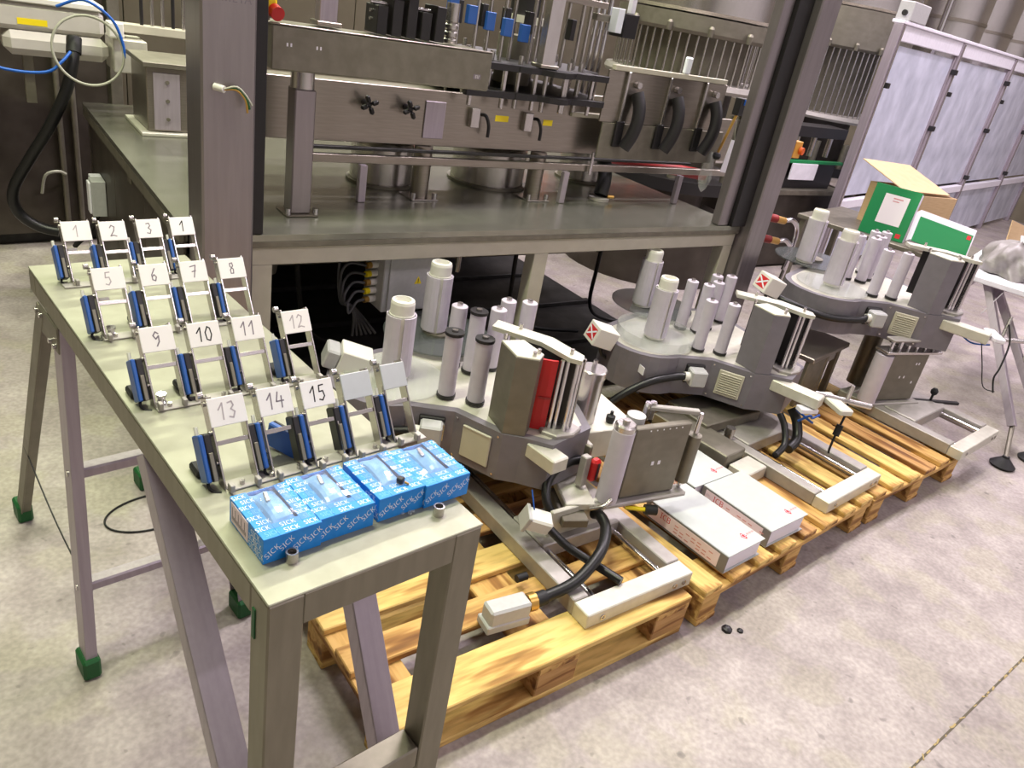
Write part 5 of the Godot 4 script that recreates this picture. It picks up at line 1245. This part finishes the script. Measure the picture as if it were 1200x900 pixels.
	obj("pipe", lsh(du).cyl(Vector3(1.48, 1.56, -0.85), Vector3(1.48, 2.5, -0.85), 0.075, -1, 22), M.dark_plastic, du)
	obj("flange", lsh(du).cyl(Vector3(1.48, 1.545, -0.85), Vector3(1.48, 1.575, -0.85), 0.10, -1, 22), M.pale_metal, du)
	for k in 8: obj("rod", lsh(du).cyl(Vector3(1.48 + cos(k * 0.785) * 0.085, 1.4075, -0.85 + sin(k * 0.785) * 0.085), Vector3(1.48 + cos(k * 0.785) * 0.085, 1.545, -0.85 + sin(k * 0.785) * 0.085), 0.012, -1, 8), M.bright_steel, du)
	clean(du)
	var vi := line_thing("vertical_slide", "pair of tall bright slide rods with a small black motor, beside the chute", "slide", 1.80, 1.462, 0.60)
	for k in 3: obj("slide_rod", lsh(vi).cyl(Vector3(1.70 + k * 0.035, 1.24, -0.62), Vector3(1.70 + k * 0.035, 2.3, -0.62), 0.010, -1, 10), M.chrome, vi)
	bb(vi, "motor", 1.82, 1.90, 1.56, 1.66, 0.56, 0.66, "dark_plastic")
	bb(vi, "white_sensor", 1.762, 1.80, 1.575, 1.675, 0.55, 0.60, "print_white")
	bb(vi, "white_bar", 1.86, 1.885, 1.662, 2.3, 0.58, 0.61, "foil_white")
	bb(vi, "carrier", 1.69, 1.82, 1.61, 1.64, 0.605, 0.66, "steel")
	clean(vi)
	# motor and cream housing at the far end of the table
	var mo := line_thing("drive_motor", "square stainless motor cover standing on the machine table beside the broad post", "motor", 0.12, 0.8605, 1.40)
	bb(mo, "cover", -0.03, 0.30, 0.875, 1.135, 1.32, 1.62, "steel", null, 0.004)
	bb(mo, "front_plate", -0.005, 0.10, 0.885, 1.115, 1.312, 1.3195, "aluminium")
	bb(mo, "top_plate", -0.045, 0.32, 1.1355, 1.155, 1.30, 1.64, "dull_steel")
	bb(mo, "base_plate", -0.06, 0.33, 0.861, 0.8745, 1.29, 1.65, "pale_metal")
	for k in 3: obj("screw", lsh(mo).cyl(Vector3(0.05, 0.93 + k * 0.075, -1.312), Vector3(0.05, 0.93 + k * 0.075, -1.306), 0.008, -1, 8), M.dull_steel, mo)
	clean(mo)
	var cm := line_thing("cream_housing", "cream enamelled conveyor housing with a yellow sticker, above the far end of the machine table", "housing", -0.25, 0.86, 1.85)
	bb(cm, "housing", -1.05, -0.10, 1.165, 1.275, 1.78, 2.05, "housing_paint", null, 0.02)
	bb(cm, "lower_shell", -0.49, -0.09, 1.068, 1.1645, 1.75, 2.0, "housing_paint", null, 0.03)
	bb(cm, "upper_edge", -1.05, -0.10, 1.2755, 1.30, 1.77, 2.02, "white_plastic", null, 0.004)
	bb(cm, "yellow_sticker", -0.43, -0.32, 1.19, 1.215, 1.778, 1.7795, "yellow", null, 0.0)
	bb(cm, "joint_box", -0.08, 0.06, 1.04, 1.18, 1.72, 1.92, "pale_metal", null, 0.004)
	bb(cm, "white_box", -0.10, -0.04, 1.19, 1.25, 1.68, 1.76, "white_plastic", null, 0.004)
	bb(cm, "side_channel", -0.06, 0.40, 1.205, 1.24, 1.78, 1.86, "cream_paint")
	bb(cm, "yellow_tag", 0.065, 0.085, 1.05, 1.13, 1.70, 1.715, "yellow", null, 0.0)
	for k in 2: bb(cm, "leg", -0.42 + k * 0.46, -0.38 + k * 0.46, 0.8605, 1.0395 + (0.035 if k == 0 else 0.0), 1.84, 1.88, "dull_steel")
	for k in 8: obj("rod", lsh(cm).cyl(Vector3(0.06 + k * 0.045, 1.24, -1.82), Vector3(0.06 + k * 0.045, 1.50, -1.82), 0.008, -1, 8), M.bright_steel if k % 3 else M.dark_plastic, cm)
	obj("air_fitting", lsh(cm).lathe([Vector2(0, 0), Vector2(0.02, 0), Vector2(0.024, 0.03), Vector2(0.018, 0.05), Vector2(0, 0.05)], Vector3(0.33, 1.155, -1.70), 12), M.pale_metal, cm)
	clean(cm)
	# hose and tube hanging from the housing
	var bh := line_thing("black_hose", "thick black hose hanging in a long curve before the brown machine panels", "hose", -0.40, 0.35, 1.75)
	obj("hose", lsh(bh).tube([Vector3(-0.235, 1.16, -1.70), Vector3(-0.25, 1.08, -1.66), Vector3(-0.285, 0.96, -1.65), Vector3(-0.36, 0.80, -1.66), Vector3(-0.45, 0.64, -1.70), Vector3(-0.52, 0.50, -1.72), Vector3(-0.51, 0.40, -1.72), Vector3(-0.44, 0.34, -1.70), Vector3(-0.36, 0.32, -1.68)], 0.024, 12, 6), M.hose, bh)
	obj("hose_end", lsh(bh).cyl(Vector3(-0.233, 1.168, -1.703), Vector3(-0.243, 1.11, -1.672), 0.030, -1, 14), M.rubber, bh)
	clean(bh)
	var tl := line_thing("air_tube", "loop of clear and blue air tubing hanging over the cream housing", "tube", -0.20, 1.0, 1.55)
	var pts := []
	for k in 21:
		var a := 1.9 + k * TAU / 20.0
		pts.append(Vector3(-0.195 + cos(a) * 0.135, 1.135 + sin(a) * 0.135, -1.60 - 0.02 * sin(a)))
	obj("loop", lsh(tl).tube(pts, 0.0055, 8, 3), M.hose_grey, tl)
	obj("blue_tube", lsh(tl).tube([Vector3(-0.70, 1.08, -1.62), Vector3(-0.50, 1.03, -1.62), Vector3(-0.36, 1.035, -1.60), Vector3(-0.30, 1.08, -1.60), Vector3(-0.26, 1.12, -1.63)], 0.006, 8, 5), M.blue_tie, tl)
	obj("blue_tube", lsh(tl).tube([Vector3(-0.30, 1.29, -1.62), Vector3(-0.20, 1.33, -1.60), Vector3(-0.10, 1.27, -1.60), Vector3(-0.062, 1.18, -1.60), Vector3(-0.058, 1.12, -1.60)], 0.006, 8, 5), M.blue_tie, tl)
	clean(tl)
	# brown panel machine that closes the view on that side
	var bp := thing("panel_cabinet", "long machine cabinet of dark brown steel panels behind the bench", "cabinet", Vector3(-0.4, 0, -4.9))
	var o := Vector3(-0.4, 0, -4.9)
	for k in 5: obj("panel", sh(o).span(Vector3(-2.2 + k * 0.72, 0.07, -4.66), Vector3(-1.49 + k * 0.72, 1.45, -4.62), 0.004), M.panel_brown, bp)
	obj("plinth", sh(o).span(Vector3(-2.2, 0, -5.2), Vector3(1.40, 0.068, -4.68), 0.0), M.black_steel, bp)
	obj("top", sh(o).span(Vector3(-2.25, 1.4505, -5.25), Vector3(1.45, 1.48, -4.60), 0.003), M.dull_steel, bp)
	obj("post", sh(o).span(Vector3(1.401, 0, -4.70), Vector3(1.46, 1.45, -4.60), 0.003), M.dull_steel, bp)
	for k in 2: obj("conduit", sh(o).cyl(Vector3(1.14 + k * 0.07, 0.07, -4.60), Vector3(1.14 + k * 0.07, 1.2, -4.60), 0.014, -1, 10), M.dull_steel, bp)
	obj("cable", sh(o).tube([Vector3(1.02, 0.30, -4.58), Vector3(1.04, 0.40, -4.56), Vector3(1.10, 0.42, -4.56), Vector3(1.14, 0.40, -4.58)], 0.008, 8, 4), M.hose_grey, bp)
# ---------------------------------------------------------------- the glazed cabinet and the tanks over it
func build_glass_line():
	var at := Vector3(6.25, 0, -2.69)
	var t := thing("glazed_cabinet", "aluminium framed guard cabinet with tall milky plastic doors", "cabinet", at, 3.4)
	var w := [0.0, 1.55, 3.40, 5.10, 6.55]
	var p := func(called: String, x0: float, x1: float, y0: float, y1: float, z0: float, z1: float, m: String, parent: Node3D = null) -> MeshInstance3D:
		return obj(called, sh().span(Vector3(x0, y0, z0), Vector3(x1, y1, z1), 0.004), M[m], t if parent == null else parent)
	for k in 5:
		p.call("post", w[k] - 0.035, w[k] + 0.035, 0.0, 1.94, -0.07, 0.0, "aluminium")
		p.call("post_bead", w[k] - 0.008, w[k] + 0.008, 0.06, 1.93, 0.0005, 0.008, "bright_steel")
	for k in 4:
		var a: float = w[k] + 0.036; var b: float = w[k + 1] - 0.036
		var d: MeshInstance3D = p.call("door", a + 0.03, b - 0.03, 0.66, 1.80, -0.04, -0.034, "frosted")
		p.call("door_stile", a, a + 0.029, 0.64, 1.82, -0.05, -0.02, "aluminium", d)
		p.call("door_stile", b - 0.029, b, 0.64, 1.82, -0.05, -0.02, "aluminium", d)
		for y in [0.72, 1.22, 1.70]: p.call("hinge", b - 0.02, b + 0.03, y - 0.022, y + 0.022, -0.019, 0.03, "dark_plastic", d)
		p.call("catch", a - 0.02, a + 0.03, 1.50, 1.54, -0.019, 0.03, "dark_plastic", d)
		p.call("header", a, b, 1.83, 1.94, -0.06, -0.01, "foil_white")
		p.call("lower_rail", a, b, 0.56, 0.63, -0.06, 0.0, "foil_white")
		p.call("lower_panel", a, b, 0.05, 0.555, -0.05, -0.03, "frosted")
	p.call("top_rail", -0.035, 6.585, 1.9405, 1.965, -0.09, 0.005, "foil_white")
	var tanks := [[Vector3(8.7, 0, -3.35), 0.34, 2.75, "tall polished tank behind the glazed cabinet, next to the grey junction box"], [Vector3(9.9, 0, -3.55), 0.42, 2.85, "tall polished tank behind the glazed cabinet, between its two neighbours"], [Vector3(10.95, 0, -3.50), 0.36, 2.80, "tall polished tank standing at the far end of the glazed cabinet"]]
	for k in tanks:
		var q := thing("steel_tank", k[3], "tank", k[0], 0.0, "polished tanks behind the cabinet")
		var r: float = k[1]
		obj("shell", sh().lathe([Vector2(0, 0), Vector2(r, 0), Vector2(r, k[2]), Vector2(r * 0.7, k[2] + 0.10), Vector2(0, k[2] + 0.14)], Vector3.ZERO, 36), M.bright_steel, q)
		for y in [2.13, 2.50]: obj("band", sh().pipe(Vector3(0, y, 0), Vector3(0, y + 0.03, 0), r + 0.008, r + 0.0005, 36), M.steel, q)
		obj("riser", sh().tube([Vector3(-r - 0.08, 0.0, 0.12), Vector3(-r - 0.08, 2.3, 0.12), Vector3(-r - 0.05, 2.58, 0.10), Vector3(-r + 0.05, 2.68, 0.06)], 0.03, 10, 5), M.chrome, q)
	var jb := thing("junction_box", "grey junction box on top of the glazed cabinet at its corner", "junction box", Vector3(6.46, 1.966, -2.745), 3.4)
	obj("box", sh().span(Vector3(-0.18, 0, -0.06), Vector3(0.18, 0.13, 0.05), 0.006), M.connector_grey, jb)
	obj("gland", sh().cyl(Vector3(-0.20, 0.05, 0), Vector3(-0.18, 0.05, 0), 0.02, -1, 10), M.dark_plastic, jb)
# ---------------------------------------------------------------- trestle, folders and cardboard near the cabinet
func build_far_clutter():
	var tb := thing("side_stand", "low grey steel stand carrying the folders and the open cardboard box", "stand", Vector3(5.35, 0, -1.95), 4.0)
	obj("top", sh().span(Vector3(-0.26, 0.64, -0.50), Vector3(0.50, 0.67, 0.52), 0.004), M.dull_steel, tb)
	for p in [[-0.24, -0.48], [0.44, -0.48], [-0.24, 0.46], [0.44, 0.46]]:
		obj("leg", sh().span(Vector3(p[0], 0, p[1]), Vector3(p[0] + 0.04, 0.6395, p[1] + 0.04), 0.003), M.dull_steel, tb)
	var f1 := thing("folder", "upright green folder with a large white label, leaning before the cardboard box", "folder", Vector3(5.17, 0.671, -1.90), -78.0, "green and white folders")
	var lean := Basis(Vector3.RIGHT, -0.20)
	var fx := func(s: Shape) -> Shape:
		s.x = Transform3D(lean, Vector3.ZERO)
		return s
	obj("cover", fx.call(sh()).span(Vector3(-0.14, 0.0, 0.0), Vector3(0.14, 0.32, 0.004), 0.001), M.green, f1)
	obj("cover", fx.call(sh()).span(Vector3(-0.14, 0.0, -0.075), Vector3(0.14, 0.32, -0.071), 0.001), M.green, f1)
	obj("white_label", fx.call(sh()).span(Vector3(-0.065, 0.085, 0.0042), Vector3(0.085, 0.270, 0.005), 0.0), M.plate_white, f1)
	obj("red_mark", fx.call(sh()).span(Vector3(0.085, 0.018, 0.0042), Vector3(0.115, 0.046, 0.005), 0.0), M.logo_red, f1)
	obj("label_print", fx.call(sh()).span(Vector3(-0.01, 0.245, 0.0052), Vector3(0.05, 0.252, 0.0056), 0.0).span(Vector3(-0.01, 0.228, 0.0052), Vector3(0.03, 0.234, 0.0056), 0.0), M.logo_pink, f1)
	obj("pages", fx.call(sh()).span(Vector3(-0.13, 0.004, -0.070), Vector3(0.142, 0.312, -0.0005), 0.001), M.paper, f1)
	var f2 := thing("folder", "green folder lying tilted with its white sheets, behind the raised labelling machine", "folder", Vector3(5.16, 0.675, -1.545), -50.0, "green and white folders")
	var l2 := Basis.from_euler(Vector3(-0.45, 0, -0.16))
	obj("cover", (func(s: Shape) -> Shape: s.x = Transform3D(l2, Vector3(0, 0.03, 0)); return s).call(sh()).span(Vector3(-0.16, 0.0, 0.0), Vector3(0.18, 0.16, 0.004), 0.001), M.green, f2)
	obj("sheets", (func(s: Shape) -> Shape: s.x = Transform3D(l2, Vector3(0, 0.03, 0)); return s).call(sh()).span(Vector3(-0.17, 0.005, -0.06), Vector3(0.19, 0.20, -0.001), 0.002), M.paper, f2)
	obj("red_mark", (func(s: Shape) -> Shape: s.x = Transform3D(l2, Vector3(0, 0.03, 0)); return s).call(sh()).span(Vector3(0.145, 0.125, 0.0042), Vector3(0.17, 0.150, 0.005), 0.0), M.logo_red, f2)
	var cb := thing("cardboard_box", "open cardboard box with one flap raised, behind the upright green folder", "box", Vector3(5.66, 0.671, -1.98), -18.0)
	var w := 0.44; var d := 0.36; var h := 0.27
	obj("wall", sh().span(Vector3(-w / 2, 0, d / 2 - 0.006), Vector3(w / 2, h, d / 2), 0.001), M.cardboard, cb)
	obj("wall", sh().span(Vector3(-w / 2, 0, -d / 2), Vector3(w / 2, h, -d / 2 + 0.006), 0.001), M.cardboard, cb)
	obj("wall", sh().span(Vector3(-w / 2, 0, -d / 2 + 0.0065), Vector3(-w / 2 + 0.006, h, d / 2 - 0.0065), 0.001), M.cardboard, cb)
	obj("wall", sh().span(Vector3(w / 2 - 0.006, 0, -d / 2 + 0.0065), Vector3(w / 2, h, d / 2 - 0.0065), 0.001), M.cardboard, cb)
	obj("base", sh().span(Vector3(-w / 2 + 0.007, 0, -d / 2 + 0.007), Vector3(w / 2 - 0.007, 0.006, d / 2 - 0.007), 0.0), M.cardboard, cb)
	obj("flap", sh().box(Vector3(-0.10, h + 0.075, -0.01), Vector3(w + 0.12, 0.006, 0.38), 0.001, Basis.from_euler(Vector3(0.30, 0.12, -0.04))), M.cardboard, cb)
	# trestle table at the edge of the view
	var tr := thing("trestle_table", "white topped trestle table with aluminium legs and black feet beside the cabinet", "table", Vector3(4.95, 0, -0.95), 8.0)
	obj("top", sh().span(Vector3(-0.42, 0.735, -0.34), Vector3(0.75, 0.765, 0.20), 0.004), M.foil_white, tr)
	var tw := tr.transform.affine_inverse()
	for q in [[Vector3(4.60, 0.734, -1.07), Vector3(4.365, 0.15, -0.625)], [Vector3(4.72, 0.734, -1.07), Vector3(4.60, 0.15, -0.560)], [Vector3(5.45, 0.734, -1.25), Vector3(5.40, 0.06, -1.60)], [Vector3(5.50, 0.734, -1.00), Vector3(5.45, 0.06, -0.62)]]:
		var a: Vector3 = tw * q[0]; var b: Vector3 = tw * q[1]
		obj("leg", sh().bar(a, b, 0.055, 0.035), M.aluminium, tr)
		var c := Vector3(b.x, 0, b.z) + (Vector3(-0.18, 0, 0.04) if b.y > 0.1 else Vector3.ZERO)
		obj("foot", sh().lathe([Vector2(0, 0), Vector2(0.055, 0), Vector2(0.060, 0.012), Vector2(0.035, 0.035), Vector2(0.018, 0.05), Vector2(0.016, 0.06), Vector2(0, 0.06)], c, 18), M.rubber, tr)
		obj("foot_screw", sh().cyl(c + Vector3(0, 0.05, 0), b, 0.012, -1, 10), M.dull_steel, tr)
	obj("stretcher", sh().bar(Vector3(-0.34, 0.42, 0.15), Vector3(0.62, 0.42, 0.15), 0.03, 0.03, Vector3.UP), M.cast_metal, tr)
	obj("side_sheet", sh().box(Vector3(-0.22, 0.655, -0.10), Vector3(0.36, 0.15, 0.004), 0.001, Basis(Vector3.RIGHT, 0.35)), M.foil_white, tr)
	var bg := thing("plastic_sack", "translucent grey plastic sack on the trestle table", "sack", Vector3(4.88, 0.766, -1.06), 12.0)
	var s := sh()
	var pf := func(i: int, j: int) -> Vector3:
		var a := TAU * i / 36.0; var v := float(j) / 14.0
		var r := (0.17 * sqrt(max(1.0 - pow(v, 2.4), 0.0)) + 0.01) * (1.0 + 0.10 * sin(a * 5.0 + v * 4.0) + 0.06 * sin(a * 9.0 - v * 7.0) + 0.03 * sin(a * 14.0 + v * 11.0))
		return Vector3(cos(a) * r * 1.25, v * 0.17 + 0.006 * sin(a * 4.0), sin(a) * r * 0.9)
	var pn := func(i: int, j: int) -> Vector3:
		var e1: Vector3 = pf.call(i + 1, j) - pf.call(i - 1, j)
		var e2: Vector3 = pf.call(i, min(j + 1, 14)) - pf.call(i, max(j - 1, 0))
		var n := e1.cross(e2).normalized()
		var c: Vector3 = pf.call(i, j)
		return n if n.dot(Vector3(c.x, 0.02, c.z)) > 0 else -n
	for i in 36:
		for j in 14:
			var a: Vector3 = pf.call(i, j); var b: Vector3 = pf.call(i + 1, j); var c: Vector3 = pf.call(i + 1, j + 1); var e: Vector3 = pf.call(i, j + 1)
			s.tri(a, b, c, pn.call(i, j), pn.call(i + 1, j), pn.call(i + 1, j + 1))
			s.tri(a, c, e, pn.call(i, j), pn.call(i + 1, j + 1), pn.call(i, j + 1))
	obj("film", s, M.sack_grey, bg)
	obj("tie", sh().cyl(Vector3(0, 0.165, 0), Vector3(0.01, 0.20, 0), 0.014, 0.026, 10), M.foil_white, bg)
	var cp := thing("cardboard_piece", "torn piece of brown cardboard leaning behind the grey plastic sack", "cardboard", Vector3(5.25, 0.766, -1.13), -12.0)
	obj("sheet", sh().box(Vector3(0, 0.10, 0), Vector3(0.42, 0.20, 0.006), 0.001, Basis.from_euler(Vector3(-0.25, 0, -0.22))), M.cardboard, cp)
	# low steel stand between the two farther labelling machines
	var ls := thing("steel_stand", "low stand with a flat steel top between the two farther labelling machines", "stand", Vector3(3.46, 0.1445, -1.43), 4.0)
	obj("top", sh().span(Vector3(-0.20, 0.265, -0.16), Vector3(0.22, 0.290, 0.15), 0.004), M.steel, ls)
	obj("front_panel", sh().span(Vector3(-0.19, 0.03, 0.11), Vector3(0.02, 0.2645, 0.13), 0.003), M.dull_steel, ls)
	for p in [[-0.19, -0.15], [0.17, -0.15], [0.03, 0.10], [0.17, 0.10]]: obj("leg", sh().span(Vector3(p[0], 0.0, p[1]), Vector3(p[0] + 0.03, 0.2645, p[1] + 0.03), 0.003), M.dull_steel, ls)
	obj("rail", sh().span(Vector3(0.061, 0.20, 0.105), Vector3(0.169, 0.23, 0.12), 0.002), M.cast_metal, ls)
	# stones and bits on the concrete
	var bits := [[Vector3(1.93, 0.0, -0.70), 0.018, "larger dark crumb on the floor before the corner where the pallets meet"], [Vector3(1.965, 0.0, -0.672), 0.011, "smaller dark crumb on the floor beside a larger one by the pallets"], [Vector3(0.62, 0.0, -1.62), 0.016, "dark crumb lying on the floor between the ladder and the bench"]]
	for b in bits:
		var m := obj("floor_crumb", sh().lathe([Vector2(0, 0), Vector2(b[1], 0), Vector2(b[1] * 0.9, b[1] * 0.5), Vector2(b[1] * 0.4, b[1] * 0.8), Vector2(0, b[1] * 0.85)], Vector3.ZERO, 7), M.dark_plastic)
		m.position = b[0]
		tag(m, b[2], "crumb", "crumbs on the floor")
	# joint in the concrete with straw coloured grit
	var j := sh(Vector3(2.3, 0, -0.07))
	var rng := RandomNumberGenerator.new()
	rng.seed = 21
	for k in 70:
		var x := 1.75 + k * 0.022
		if rng.randf() < 0.42: continue
		j.box(Vector3(x + rng.randf_range(-0.008, 0.008), 0.001, -0.12 + (x - 1.75) * 0.075 + rng.randf_range(-0.003, 0.003)), Vector3(rng.randf_range(0.006, 0.024), 0.002, rng.randf_range(0.002, 0.006)), 0.0, Basis(Vector3.UP, rng.randf_range(-0.5, 0.5)))
	var jt := obj("joint_grit", j, M.brass_grit)
	jt.position = Vector3(2.3, 0, -0.07)
	tag(jt, "straw coloured grit lying along the joint in the concrete floor", "grit")
	jt.set_meta("kind", "stuff")
	struct("trim_1", sh().bar(Vector3(-1.0, 0.0006, -0.327), Vector3(8.0, 0.0006, 0.348), 0.0012, 0.006, Vector3.UP, 0.0), M.groove)
